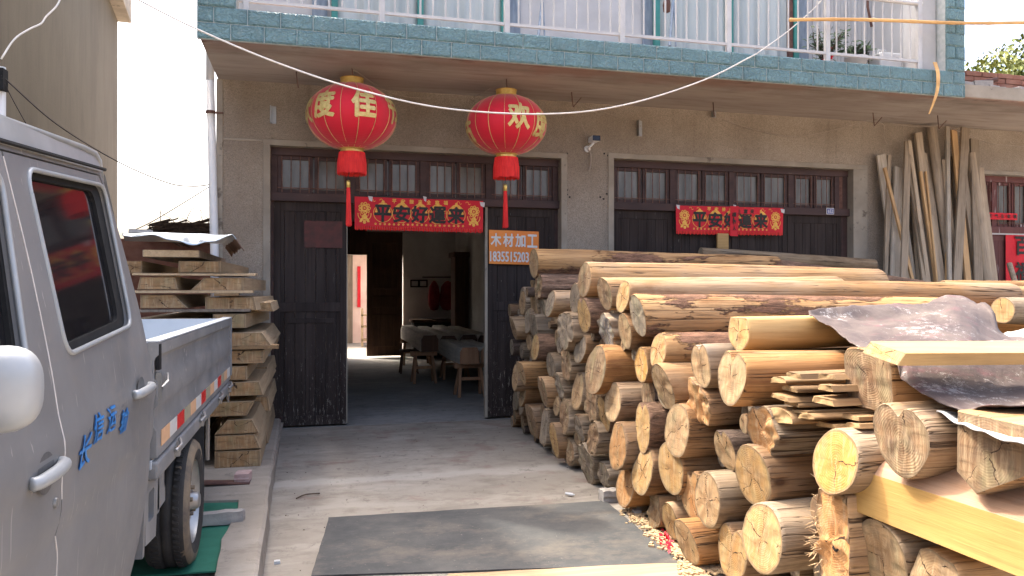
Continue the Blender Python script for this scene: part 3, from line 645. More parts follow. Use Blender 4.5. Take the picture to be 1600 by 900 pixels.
for zz in (3.27, 1.99): 
    mb = MB(); xx = pb.x + (pa.x + .03 - pb.x) * (zz - 1.8) / 1.8; mb.tube([(xx, 8.32, zz - .012), (xx, 8.32, zz + .012)], .05, 14); mb.box(xx + .03, xx + .12, 8.32, 8.34, zz - .008, zz + .008); mb.build('clamp', M['pipe_rust'], dp)

# ---- what is seen through the back door
yd = thing('outbuilding', 'sunlit pinkish outbuilding seen through the back doorway', 'building', (.8, 22, 0)); mb = MB(); mb.box(-1.5, 4.5, 22, 22.3, 0, 3.0); mb.build('wall', M['pink_wall'], yd)
mb = MB(); x0 = XY(544, 21.9); mb.box(x0 - .5, x0 + .12, 21.85, 21.99, 0, 2.6); mb.build('grey_post', M['old_plank'], yd)
mb = MB(); mb.box(-1.5, 4.5, 21.3, 22.3, 2.62, 2.72); mb.build('roof_edge', M['indoor_brown'], yd)
xa, xb = XY(558.5, 21.9), XY(563.5, 21.9); mb = MB(); mb.box(xa, xb, 21.93, 21.97, 1.0, 2.15); mb.build('red_couplet', M['red_paper'], yd)
mb = MB(); x0 = XY(565, 20.5)
for z in (.15, .5, .8): mb.box(x0, x0 + .8, 20.4, 20.8, z, z + .04)
mb.box(x0, x0 + .04, 20.4, 20.8, 0, 1.0); tag(mb.build('yard_rack', M['stack_side']), 'pale timber rack in the sunlit back yard beside the brown door', 'rack')
mb = grid_mesh(2, 2, lambda u, v: (-2 + 8 * u, 17.0 + 5 * v, -.004)); tag(mb.build('back_yard', M['concrete'], fix=False), kind='structure')

# ================================================================== inside the workshop
def trestle(x, y, w, h, label, rz=0):
    t = thing('sawhorse', label, 'sawhorse', (x, y, 0), rz, group='sawhorses under the sawn timbers')
    mb = MB(); mb.box(-w / 2, w / 2, -.05, .05, h - .07, h); mb.build('top_beam', M['bench_leg'], t, loc=(0, 0, 0), bevel=.005)
    for sx in (-1, 1):
        for sy in (-1, 1):
            mb = MB(); mb.tube([(sx * (w / 2 - .08), sy * .03, h - .06), (sx * (w / 2 - .04), sy * .17, 0)], .026, 4); mb.build('leg', M['bench_leg'], t, loc=(0, 0, 0))
    mb = MB(); mb.box(-w / 2 + .07, w / 2 - .07, -.012, .012, .22, .26); mb.build('stretcher', M['bench_leg'], t, loc=(0, 0, 0)); return t
trestle(2.12, 10.45, .44, .46, 'brown sawhorse under the front end of the nearest sawn timber'); trestle(2.3, 12.6, .5, .46, 'brown sawhorse under the far end of the nearest sawn timber')
trestle(1.72, 12.15, .42, .50, 'brown sawhorse under the front ends of the farther timbers'); trestle(2.0, 15.2, .6, .5, 'dark sawhorse under the far ends of the farther timbers')
def cant_y(x0, x1, y0, y1, z0, z1, label, sk=0, m=None, me=None):
    n = 14; mb = MB(); L = y1 - y0
    prof = [(0, .0), (1, 0), (1, .72), (.86, 1), (.14, 1), (0, .72)]
    vs = []; fs = []
    for i in range(n + 1):
        v = i / n
        for (a, b) in prof:
            vs.append((x0 + a * (x1 - x0) + sk * v + .012 * nz(v * 4, a * 5, x0 * 7), y0 + v * L, z0 + b * (z1 - z0) + .008 * nz(v * 5, b * 3, x0 * 9)))
    k = len(prof)
    for i in range(n):
        for j in range(k): fs.append((i * k + j, i * k + (j + 1) % k, (i + 1) * k + (j + 1) % k, (i + 1) * k + j))
    mb.add(vs, fs); mb.mi = 1; mb.f += [tuple(range(k))[::-1], tuple(n * k + j for j in range(k))]; mb.m += [1, 1]
    return tag(mb.build('sawn_timber', [m or M['grey_cant'], me or M['indoor_brown']], bevel=.008), label, 'timber', 'sawn timbers on sawhorses indoors')
cant_y(1.93, 2.21, 10.2, 12.85, .46, .69, 'nearest thick grey timber indoors, square end facing the doorway', .02, me=M['bench_leg'])
cant_y(2.24, 2.5, 10.3, 12.9, .46, .68, 'second thick grey timber indoors, right of the nearest one', .03, me=M['bench_leg'])
for i, lab in enumerate(['grey round backed timber at the left edge of the far row indoors', 'second from the left of the far row of grey timbers indoors', 'third from the left of the far row of grey timbers indoors', 'rightmost timber of the far grey row indoors']):
    cant_y(1.66 + i * .31, 1.94 + i * .31, 12.0 + .1 * (i % 2), 15.6, .5, .76 - .02 * (i % 2), lab, .08)
def stool(x, y, label):
    t = thing('stool', label, 'stool', (x, y, 0)); mb = MB(); mb.box(-.15, .15, -.12, .12, .38, .42); mb.build('seat', M['indoor_brown'], t, loc=(0, 0, 0), bevel=.005)
    for sx in (-1, 1):
        for sy in (-1, 1): mb = MB(); mb.tube([(sx * .11, sy * .08, .39), (sx * .15, sy * .12, 0)], .018, 4); mb.build('leg', M['indoor_brown'], t, loc=(0, 0, 0))
stool(1.66, 13.6, 'dark low stool left of the far timbers indoors')
cb = thing('workbench', 'dark cluttered workbench against the indoor back wall', 'workbench', (2.6, 16.6, 0)); mb = MB(); mb.box(2.08, 3.05, 16.35, 16.95, .78, .84); mb.build('top', M['indoor_brown'], cb)
mb = MB(); mb.box(2.12, 2.6, 16.4, 16.9, .02, .77); mb.box(2.65, 3.0, 16.4, 16.9, .02, .77); mb.build('cabinet', M['black_gap'], cb, bevel=.01)
for px, py, lab in [(648, 443, 'small dark frame hung left of the pair on the indoor wall'), (661, 443, 'small dark frame hung right of the pair on the indoor wall')]:
    p = onY(px, py, 16.98); t = thing('picture_frame', lab, 'frame', tuple(p)); mb = MB()
    for a in (-1, 1): mb.box(a * .085 - .015, a * .085 + .015, -.02, 0, -.085, .085); mb.box(-.07, .07, -.02, 0, a * .07 - .015, a * .07 + .015)
    mb.build('frame', M['black_gap'], t, loc=(0, 0, 0)); mb = MB(); mb.box(-.07, .07, -.008, -.002, -.055, .055); mb.build('picture', M['indoor_wall'], t, loc=(0, 0, 0))
rk = MB(); a, b = onY(660, 433, 16.7), onY(712, 433, 16.7); rk.tube([(a.x, 16.7, a.z), (b.x, 16.7, b.z)], .012, 6); tag(rk.build('hanging_rail', M['black_gap']), 'dark rail holding red clothes on the indoor back wall', 'rail')
for px, w, lab in [(678, .13, 'smaller round red bundle hanging at the left of the rail'), (699, .17, 'larger maroon coat hanging at the right of the rail')]:
    c = onY(px, 462, 16.68); mb = MB(); mb.lathe([(.01, .33), (w * .4, .3), (w * .8, .2), (w, .0), (w * .95, -.2), (w * .6, -.3), (.01, -.32)], 16); o = mb.build('hanging_clothes', M['maroon_cloth'], loc=(c.x, 16.66, c.z), smooth=True)
    for v in o.data.vertices: v.co.y *= .5; v.co += Vector((.02 * nz(v.co.z * 9, v.co.x * 9), .02 * nz(v.co.x * 20, v.co.z * 4), 0))
    tag(o, lab, 'clothes')
lk = thing('longcase_cupboard', 'tall narrow dark cupboard in the indoor corner', 'cupboard', (2.9, 15.7, 0)); mb = MB(); mb.box(2.82, 3.1, 15.4, 15.9, 0, 2.15); mb.build('body', M['indoor_brown'], lk, bevel=.01); mb = MB(); mb.box(2.78, 3.11, 15.36, 15.94, 2.151, 2.25); mb.build('cornice', M['indoor_brown'], lk)

# ================================================================== LANTERNS
def lantern(c, rx, rz_, label, chars, hook_z, tass_dx):
    t = thing('lantern', label, 'lantern', (c.x, c.y, c.z + .45), group='red festival lanterns under the balcony')
    L0 = Vector((0, 0, -.45))
    def rr_(z): return rx * max(0, 1 - abs(z / rz_) ** 2.05) ** .5
    mb = MB(); zs = [-.965 * rz_ + 1.93 * rz_ * k / 30 for k in range(31)]; NS = 16; n = NS * 6
    b = []
    for z in zs:
        for k in range(n):
            th = 2 * math.pi * k / n; rib = abs(math.sin(th * NS / 2)); r = rr_(z) * (1 - .012 * (1 - rib) ** 0 + .008 * rib); b.append(Vector((r * math.cos(th), r * math.sin(th), z)) + L0)
    fs = [(i * n + k, i * n + (k + 1) % n, (i + 1) * n + (k + 1) % n, (i + 1) * n + k) for i in range(30) for k in range(n)]
    mb.add(b, fs); body = mb.build('shade', M['silk'], t, loc=(0, 0, 0), smooth=True)
    mb = MB()
    for k in range(NS):
        th = 2 * math.pi * k / NS + .1
        mb.tube([Vector(((rr_(z) + .0015) * math.cos(th), (rr_(z) + .0015) * math.sin(th), z)) + L0 for z in zs[::2]], .0022 if k % 2 else .0034, 4, False)
    mb.build('rib', M['gold_ink'], body, loc=(0, 0, 0))
    top, bot = .965 * rz_, -.965 * rz_; rt = rr_(top) + .004
    mb = MB(); mb.lathe([(rt * .99, top - .45 - .012), (rt * 1.02, top - .45), (rt * .93, top + .01 - .45), (rt * .93, top + .055 - .45), (rt * .98, top + .062 - .45), (rt * .8, top + .064 - .45), (rt * .8, top - .45)], 32); mb.build('top_ring', M['gold'], t, loc=(0, 0, 0), smooth=False)
    mb = MB(); mb.lathe([(rt * .8, bot - .45), (rt * 1.0, bot + .012 - .45), (rt * 1.02, bot - .45), (rt * .92, bot - .012 - .45), (rt * .96, bot - .045 - .45), (rt * .8, bot - .045 - .45)], 32); mb.build('bottom_ring', M['gold'], t, loc=(0, 0, 0))
    rng = random.Random(len(label)); mb = MB()
    for k in range(150):
        th = 2 * math.pi * k / 150; r = rt * 1.02; l = .2 + .02 * rng.random(); f = 1.1 + .05 * rng.random()
        mb.tube([Vector((r * math.cos(th), r * math.sin(th), bot - .035)) + L0, Vector((r * f * math.cos(th), r * f * math.sin(th), bot - .035 - l * .5)) + L0, Vector((r * f * math.cos(th + .03), r * f * math.sin(th + .03), bot - .035 - l)) + L0], .0042, 4)
    mb.build('fringe', M['red_fringe'], t, loc=(0, 0, 0), fix=False)
    z1 = bot - .30; mb = MB(); dx = tass_dx
    mb.lathe([(.001, z1 - .45), (.018, z1 - .01 - .45), (.021, z1 - .03 - .45), (.019, z1 - .075 - .45), (.001, z1 - .08 - .45)], 12, (dx, 0, 0)); ts = mb.build('tassel', M['gold'], t, loc=(0, 0, 0), smooth=True)
    mb = MB()
    for k in range(36): th = 2.4 * k; r = .024 * (k / 36) ** .5; mb.tube([(dx + r * .6 * math.cos(th), r * .6 * math.sin(th), z1 - .07 - .45), (dx - tass_dx * .12 + r * 1.15 * math.cos(th), r * 1.15 * math.sin(th), z1 - .44 - .45 - .02 * rng.random())], .005, 4)
    mb.build('tassel_thread', M['red_fringe'], ts, loc=(0, 0, 0), fix=False)
    mb = MB(); mb.tube([(0, 0, bot - .45), (dx * .5, 0, bot - .15 - .45), (dx, 0, z1 - .45)], .004, 5); mb.tube([(0, 0, top + .05 - .45), (0, 0, hook_z - c.z - .45)], .0035, 5); mb.build('cord', M['wire_dark'], t, loc=(0, 0, 0))
    base = math.atan2(-c.y, -c.x)       # towards the viewer's side
    mb = MB()
    for ch, px, py in chars:            # px: offset in shade radii, py: height
        th0 = base + math.asin(max(-.97, min(.97, px))); s = .255
        def fn(u, v, dd=0):
            z = py + v * s; th = th0 + u * s * .9 / rx + .02; r = rr_(z) + .0045 + dd
            return Vector((r * math.cos(th), r * math.sin(th), z)) + L0
        text_fat(mb, ch, fn, .03, .008, 14)
    mb.build('characters', M['gold_ink'], t, loc=(0, 0, 0), fix=False)
    return t
cl = onY(550, 183, 7.65); cr = onY(791, 196, 7.65)
lantern(cl, .435, .325, 'left red lantern, nearer the drainpipe, with two whole gold characters facing out', [('欢', -1.0, .02), ('度', -.62, .045), ('佳', .24, .045), ('节', .9, .04)], 3.55, -.035)
lantern(cr, .415, .31, 'right red lantern, above the orange sign, with one whole gold character facing out', [('欢', .3, .02), ('度', .86, -.03), ('节', -1.0, -.1)], 3.55, -.01)

# ================================================================== PAPER BANNERS
def banner(p00, p10, hgt, y, label, full):
    """p00/p10 world top corners"""
    W = (p10 - p00).length; ex = (p10 - p00).normalized(); root = thing('hanging_banner', label, 'banner', tuple(p00), group='red and gold good luck banners')
    def P(u, v, d=0):      # u 0..1 right, v 0..1 down
        x = p00 + ex * (u * W); return Vector((x.x - .012 * math.sin(u * 3.1) * v, y - d - .012 * math.sin(u * 17) * v - .01 * v * math.sin(u * 5 + 1), x.z - v * hgt))
    body = grid_mesh(60, 8, lambda u, v: P(u, v * .88)).build('cloth', M['red_paper'], root, fix=False, smooth=True)
    mb = MB(); n = 74
    for k in range(n): a = (k + .1) / n; b = (k + .9) / n; m_ = (a + b) / 2; l = 1.0 + .015 * math.sin(k * 2.3); mb.add([P(a, .875), P(b, .875), P(b, l - .03), P(m_, l), P(a, l - .03)], [(0, 1, 2, 3, 4)])
    mb.build('fringe', M['red_fringe'], root, fix=False)
    def chars(mb, s, uc, vc, sz, bold=.009, cut=8):
        text_fat(mb, s, lambda a, b, d=0: P(uc + a * sz / W, vc - b * sz / hgt, .0055 + d), .03, bold, cut)
    def ringm(mb, uc, vc, r0, r1, d=.003, n=30, a0=0, a1=2 * math.pi, ky=1.0):
        vs = []
        for k in range(n + 1):
            t = a0 + (a1 - a0) * k / n
            for r in (r0, r1): vs.append(P(uc + r * math.cos(t) / W, vc - ky * r * math.sin(t) / hgt, d))
        mb.add(vs, [(2 * k, 2 * k + 1, 2 * k + 3, 2 * k + 2) for k in range(n)])
    g = MB(); us = [.215, .36, .5, .64, .785]
    for u in us:
        ringm(g, u, .47, .098, .104, ky=.98)
        for a, s in ((2.0, 1), (1.14, 1), (2.75, .8), (.4, .8)):    # leaf sprays over each medallion
            for q in range(3):
                t = a + (q - 1) * .22; ringm(g, u + .055 * math.cos(t) * 1.3 / W, .47 - .1 * math.sin(t) / hgt + .0, .0, .018 * s, .0032, 7)
        ringm(g, u, .13, 0, .016, .0034, 8)
    for k in range(20): ringm(g, .16 + .68 * k / 19, .80, .004, .012, .003, 8)
    for uc, s in ((.075, 1), (.925, -1)):      # golden bowls of blossom at both ends
        ringm(g, uc, .34, .022, .036, .003, 16); ringm(g, uc, .34, .0, .012, .003, 8)
        for k in range(9): t = 2 * math.pi * k / 9; ringm(g, uc + .05 * math.cos(t) / W, .34 - .05 * math.sin(t) / hgt, .008, .018, .0034, 8)
        ringm(g, uc, .52, .066, .074, .003, 20, math.pi * .95, math.pi * 2.05); ringm(g, uc, .48, .045, .05, .003, 20, math.pi, math.pi * 2)
        ringm(g, uc, .60, .0, .03, .003, 10); ringm(g, uc, .76, .03, .055, .003, 14, 0, math.pi); ringm(g, uc, .76, .0, .018, .003, 10)
    for k, ch in enumerate('平安接来全家福'): chars(g, ch, .30 + .4 * k / 6, .10, .046, .009, 3)
    for u in (.13, .2, .8, .87): ringm(g, u, .09, .012, .017, .003, 12, 0, math.pi); ringm(g, u + .018, .1, .008, .013, .003, 12, math.pi, 6.2)
    g.build('gold_print', M['gold_print'], root, fix=False)
    k_ = MB()
    for u, ch in zip(us, '平安好運来'): chars(k_, ch, u, .48, .18, .01, 8)
    k_.build('characters', M['ink'], root, fix=False)
    t = MB()
    for u, v, s in ((.1 if full else .0, -.03, .05), (.97, .03, .06), (.52, -.08, .04)): t.add([P(u, v, .006), P(u + s / W, v + .02, .007), P(u + s * .9 / W, v + .17, .007), P(u + .01, v + .13, .006)], [(0, 1, 2, 3)])
    t.build('tape', M['tape'], root, fix=False)
    return root, P, W
banner(onY(554, 307, 8.385), onY(755, 314, 8.385), .36, 8.385, 'red and gold good luck banner hanging across the open doorway', True)
b2, P2, W2 = banner(onY(1056, 321, 8.385), onY(1224, 325, 8.385), .345, 8.385, 'red and gold good luck banner on the closed doors, crossed by plain red strips', False)
cs = thing('red_strip_cross', 'plain red paper strips with black writing stuck over the right banner', 'paper strip', tuple(P2(.5, .2)))
mb = MB(); mb.add([P2(.49, -.02, .012), P2(.57, -.02, .012), P2(.575, 1.04, .012), P2(.495, 1.04, .012)], [(0, 1, 2, 3)]); mb.build('upright_strip', M['red_paper'], cs, fix=False)
mb = MB(); mb.add([P2(.53, .04, .015), P2(.77, .05, .015), P2(.77, .26, .015), P2(.53, .25, .015)], [(0, 1, 2, 3)]); mb.build('cross_strip', M['red_paper'], cs, fix=False)
mb = MB()
for ch, u, v, s in (('上', .575, .16, .05), ('富', .635, .16, .055), ('来', .695, .16, .055), ('福', .528, .28, .055), ('吉', .532, .52, .05), ('人', .534, .76, .05)): text_fat(mb, ch, lambda a, b, d=0: P2(u + a * s / W2, v - b * s / .345, .018 + d), .03, .008, 3)
mb.build('characters', M['ink'], cs, fix=False)

# orange sign
sg = thing('shop_sign', 'orange sheet metal sign with white writing on the dark door leaf', 'sign', tuple(onY(803, 386, 8.44)))
a, b, c, d = onY(764, 359, 8.44), onY(842, 362, 8.44), onY(842, 414, 8.44), onY(764, 412, 8.44)
def PS(u, v, dd=0): q = a.lerp(b, u).lerp(d.lerp(c, u), v); return Vector((q.x, 8.44 - dd - .008 * math.sin(u * 4), q.z))
grid_mesh(10, 3, lambda u, v: PS(u, v)).build('plate', M['orange_sign'], sg, fix=False).modifiers.new('s', 'SOLIDIFY').thickness = .003
mb = MB()
for k, ch in enumerate('木材加工'): text_fat(mb, ch, lambda x, y, d=0: PS(.135 + k * .243 + x * .2, .29 - y * .38, .006 + d), .025, .008, 8)
text_fat(mb, '1835515203', lambda x, y, d=0: PS(.405 + x * .77, .78 - y * .30, .006 + d), .006, .008, 12); mb.build('writing', M['sign_white'], sg, fix=False)
# house number plate
hp = onY(1297, 330, 8.40); hn = thing('number_plate', 'small blue house number plate at the right end of the closed doors', 'number plate', tuple(hp))
mb = MB(); mb.box(-.055, .055, -.004, .0, -.04, .04); mb.build('plate', M['sign_white'], hn, loc=(0, 0, 0)); mb = MB(); mb.box(-.048, .048, -.006, -.0045, -.033, .033); mb.build('field', M['blue_plate'], hn, loc=(0, 0, 0))
mb = MB(); text_on(mb, '652', lambda x, y: Vector((x * .075, -.0075, y * .045)), .02); mb.build('number', M['sign_white'], hn, loc=(0, 0, 0), fix=False)
# couplets on the red door
def couplet(px0, py0, px1, py1, y, s, label, vert):
    a, b = onY(px0, py0, y), onY(px1, py1, y); t = thing('paper_couplet', label, 'couplet', tuple(a)); x0, x1 = sorted((a.x, b.x)); z0, z1 = sorted((a.z, b.z))
    grid_mesh(8, 14, lambda u, v: (x0 + u * (x1 - x0), y - .004 - .006 * nz(u * 3, v * 5, 1), z0 + v * (z1 - z0))).build('paper', M['red_paper'], t, fix=False, smooth=True)
    mb = MB(); n = len(s)
    for k, ch in enumerate(s):
        if vert: h = (z1 - z0) / n; cx, cz, w = (x0 + x1) / 2, z1 - h * (k + .55), min(h * .72, (x1 - x0) * .55)
        else: wd = (x1 - x0) / n; cx, cz, w = x0 + wd * (k + .5), (z0 + z1) / 2, wd * .5
        text_fat(mb, ch, lambda u, v, d=0: Vector((cx + u * w, y - .016 - d, cz + v * w)), .025, .008, 6)
    mb.build('characters', M['ink'], t, fix=False)
couplet(1541, 332, 1589, 344, 8.42, '和气生财福', 'short horizontal red paper strip with black writing over the maroon door', False)
couplet(1571, 362, 1622, 560, 8.44, '百福臨門財', 'tall red paper couplet with large black writing on the maroon door', True)
# security camera
p = onY(921, 232, WY); sc = thing('security_camera', 'small dark security camera on a white bracket between the doorways', 'security camera', tuple(p))
mb = MB(); mb.lathe([(.0, 0), (.038, .0), (.036, .02), (.012, .03)], 16, (0, 0, 0)); o = mb.build('mount', M['pvc'], sc, loc=(-.03, 0, -.01)); o.rotation_euler = (R(90), 0, 0)
mb = MB(); mb.tube([(-.03, -.02, -.01), (-.03, -.07, .0), (.02, -.09, .05)], .013, 8); mb.build('arm', M['pvc'], sc, loc=(0, 0, 0), smooth=True)
mb = MB(); mb.box(-.03, .07, -.17, -.03, .055, .12); mb.build('housing', M['pvc'], sc, loc=(0, 0, 0), bevel=.012); mb = MB(); mb.box(-.026, .066, -.182, -.171, .058, .117); mb.build('lens_face', M['camera_dark'], sc, loc=(0, 0, 0), bevel=.004)
mb = MB(); mb.tube(catmull([(-.02, -.03, -.02), (.0, -.05, -.1), (-.0, -.03, -.2), (-.01, -.02, -.26)], 5), .009, 6); mb.tube(catmull([(-.03, -.02, 0), (-.05, -.01, .15), (-.11, -.01, .3)], 5), .004, 5); mb.build('cable', M['wire_tan'], sc, loc=(0, 0, 0))

# ================================================================== WIRES
def wire(pts, r, m, label, n=10, grp=None):
    mb = MB(); mb.tube(catmull(pts, n), r, 6); return tag(mb.build('wire', m, smooth=True), label, 'wire', grp)
wire([onY(205, -6, 6.4), onY(300, 42, 6.45), onY(430, 97, 6.5), onY(560, 140, 6.5), onY(700, 170, 6.55), onY(860, 178, 6.6), onY(980, 163, 6.7), onY(1100, 125, 6.85), onY(1182, 84, 6.98)], .0075, M['wire_white'], 'thick white cable sagging in front of both lanterns up to the balcony')
wire([onY(1182, 84, 6.98), onY(1232, 48, 7.08), onY(1275, 10, 7.15), onY(1290, -10, 7.2)], .006, M['wire_white'], 'white cord running up through the balcony railing beside the flower pots')
wire([onY(2, 92, 5.7), onY(22, 62, 5.75), onY(45, 46, 5.8), onY(64, 37, 5.85), onY(72, 26, 5.87), onY(88, 10, 5.9), onY(97, -8, 5.95)], .006, M['wire_white'], 'crooked white cable on the tan building at the left edge', 5)
wire([onY(2, 118, 6.5), onY(90, 195, 7.3), onY(185, 253, 8.1), onY(260, 285, 8.3), onY(300, 291, 8.3), onY(332, 288, 8.3)], .0055, M['wire_dark'], 'dark cable crossing the sky from the left building to the drainpipe')
wire([onY(3, 122, 6.5), onY(25, 165, 6.7), onY(60, 225, 6.9), onY(90, 262, 7.1)], .004, M['wire_dark'], 'thin dark cable dropping behind the truck roof')
wire([onY(205, 362, 9), onY(240, 345, 8.7), onY(290, 315, 8.4), onY(330, 290, 8.3)], .005, M['wire_dark'], 'thin cable rising from the board stack to the drainpipe')
wire([onZ(550, 107, 3.6), onY(600, 140, 7.9), onY(640, 152, 8.1), onY(700, 152, 8.1), onY(748, 146, 8.0), onY(741, 152, 8.0), onY(775, 133, 7.7), onZ(791, 123, 3.6)], .003, M['wire_tan'], 'thin pale wire strung between the two lantern hooks')
wire([onY(870, 157, 8.2), onY(905, 163, 8.28), onY(965, 182, 8.33)], .0025, M['wire_tan'], 'thin wire end drooping on the wall right of the lanterns')
wire([onY(1128, 186, 8.33), onY(1170, 200, 8.3), onY(1232, 213, 8.3), onY(1290, 206, 8.3), onY(1364, 186, 8.2)], .004, M['wire_tan'], 'tan wire sagging above the closed doors')
wire([onY(1364, 186, 8.2), onY(1420, 197, 8.2), onY(1473, 197, 8.2), onY(1500, 206, 8.2), onY(1550, 224, 8.2), onY(1610, 230, 8.2)], .004, M['wire_tan'], 'tan wire sagging above the leaning planks')
wire([onY(1364, 188, 8.25), onY(1381, 195, 8.25), onY(1381, 212, 8.25), onY(1386, 224, 8.25), onY(1394, 225, 8.25)], .004, M['wire_tan'], 'short loose wire end hanging beside the leaning planks', 5)
wire([onY(1393, -5, 7.9), onY(1425, 30, 7.7), onY(1470, 78, 7.3), onY(1509, 95, 7.02)], .004, M['wire_dark'], 'dark wire behind the right end of the balcony railing')

# ================================================================== BALCONY THINGS
mb = MB(); a, b = onY(1234, 31, 6.97), onY(1640, 36, 6.93); pts = []; rs = []
for k in range(61): pts.append(a.lerp(b, k / 60) + Vector((0, 0, .012 * math.sin(k * .12)))); rs.append(.018 if k % 9 else .021)
mb.tube(pts, rs, 10); tag(mb.build('bamboo_pole', M['bamboo'], smooth=True), 'long bamboo pole laid along the balcony railing', 'pole')
mb = MB(); vs = []; ctr = catmull([onY(1461, 97, 6.98), onY(1466, 115, 6.95), onY(1465, 140, 6.95), onY(1459, 160, 6.96), onY(1452, 178, 6.98)], 5)
for i, p in enumerate(ctr): w = .024 * (1 - .75 * (i / len(ctr)) ** 2); vs += [p + Vector((-w, 0, 0)), p + Vector((w, 0, 0)), p + Vector((w, .006, 0)), p + Vector((-w, .006, 0))]
mb.add(vs, [(4 * i + k, 4 * i + (k + 1) % 4, 4 * i + 4 + (k + 1) % 4, 4 * i + 4 + k) for i in range(len(ctr) - 1) for k in range(4)]); tag(mb.build('bamboo_strip', M['bamboo']), 'curved bamboo strip hanging over the teal balcony edge', 'strip')
def pot(px, py, y, r, h, label, m, rect=False):
    p = onY(px, py, y); t = thing('flower_pot', label, 'flower pot', (p.x, y, 3.885)); mb = MB()
    mb.lathe([(0, 0), (r * .75, 0), (r * .98, h * .85), (r * 1.06, h * .86), (r * 1.06, h), (r * .94, h), (r * .9, h * .85), (0, h * .84)], 24); o = mb.build('pot', m, t, loc=(0, 0, 0), smooth=True)
    if rect: o.scale = (1.5, .7, 1)
    return t, p
def leaves(t, n, spread, z0, z1, seed, m, sz, stems=8):
    rng = random.Random(seed); mb = MB(); tips = []
    for i in range(stems):
        a = rng.uniform(0, 6.28); q = [Vector((0, 0, z0)), Vector((spread * .4 * math.cos(a), spread * .3 * math.sin(a), z0 + (z1 - z0) * .5)), Vector((spread * rng.uniform(.4, 1) * math.cos(a), spread * .6 * math.sin(a), z0 + (z1 - z0) * rng.uniform(.7, 1)))]; q = catmull(q, 4); mb.tube(q, .004, 4); tips += q[2:]
    mb.build('stem', M['brush'], t, loc=(0, 0, 0)); mb = MB()
    for i in range(n):
        p = rng.choice(tips) + Vector((rng.gauss(0, .03), rng.gauss(0, .03), rng.gauss(0, .03))); d = Vector((rng.gauss(0, 1), rng.gauss(0, 1), rng.gauss(0, .6))).normalized(); e = d.orthogonal().normalized(); s = sz * rng.uniform(.6, 1.2)
        mb.add([p, p + d * s * .5 + e * s * .22, p + d * s, p + d * s * .5 - e * s * .22], [(0, 1, 2, 3)])
    mb.build('foliage', m, t, loc=(0, 0, 0), fix=False)
t, p = pot(1288, 86, 7.45, .12, .13, 'low terracotta trough with a red flowering shrub on the balcony', M['terracotta'], True); leaves(t, 420, .27, .1, .48, 4, M['leaf_dark'], .07, 18)
mb = MB(); rng = random.Random(9)
for i in range(34): c = Vector((rng.gauss(.03, .035), -.05, .2 + rng.gauss(0, .035))); d = Vector((rng.gauss(0, 1), -1, rng.gauss(0, 1))).normalized(); e = d.orthogonal().normalized(); mb.add([c - e * .02, c + d.cross(e) * .02, c + e * .02, c - d.cross(e) * .02], [(0, 1, 2, 3)])
mb.build('blossom', M['petal'], t, loc=(0, 0, 0), fix=False)
t, p = pot(1338, 88, 7.42, .12, .21, 'white plastic bucket holding a low green plant on the balcony', M['white_sheet']); leaves(t, 120, .17, .2, .36, 8, M['leaf_dark'], .12, 9)
t, p = pot(1358, 90, 7.40, .05, .12, 'small terracotta pot between the white bucket and white jug', M['terracotta']); leaves(t, 14, .05, .12, .3, 11, M['leaf_dark'], .06, 3)
p = onY(1386, 92, 7.4); jg = thing('plastic_jug', 'white square plastic container at the right end of the balcony', 'container', (p.x, 7.4, 3.885)); mb = MB(); mb.box(-.17, .13, -.1, .12, 0, .27); mb.build('body', M['white_sheet'], jg, loc=(0, 0, 0), bevel=.03)
mb = MB(); mb.box(.03, .07, -.104, -.101, .19, .205); mb.build('slot', M['black_gap'], jg, loc=(0, 0, 0)); mb = MB(); mb.tube([(-.12, 0, .26), (-.12, 0, .31), (-.02, 0, .31), (-.02, 0, .26)], .012, 8); mb.build('handle', M['white_sheet'], jg, loc=(0, 0, 0))
mb = MB(); p, q = onY(1362, 42, 7.9), onY(1356, -20, 7.9); mb.tube([p, p.lerp(q, .5) + Vector((-.03, 0, 0)), q], .016, 6); tag(mb.build('leaning_stick', M['pipe_rust']), 'brown stick leaning inside the balcony behind the white bucket', 'stick')
mb = MB(); p = onY(1042, 8, 7.6); mb.lathe([(.005, -.09), (.035, -.07), (.045, 0), (.03, .08), (.04, .12), (.01, .2)], 9); o = mb.build('dried_meat', M['pipe_rust'], loc=tuple(p)); 
for v in o.data.vertices: v.co += Vector((.015 * nz(v.co.z * 30, v.co.x * 20), .01 * nz(v.co.z * 25, 3), 0))
tag(o, 'dark dried bundle hanging on the balcony line', 'bundle')
for pa_, pb_, lab in [((848, -5), (841, 58), 'grey prop leaning against the balcony window wall at the centre'), ((1052, -5), (1046, 72), 'grey prop leaning beside the dried bundle on the balcony')]:
    mb = MB(); mb.tube([onY(pa_[0], pa_[1], 8.0), onY(pb_[0], pb_[1], 7.6)], .016, 6); mb.tube([onY(pa_[0], pa_[1], 8.0), onY(pb_[0] + 10, pb_[1], 7.7)], .01, 6); tag(mb.build('leaning_prop', M['blue_wall']), lab, 'prop')

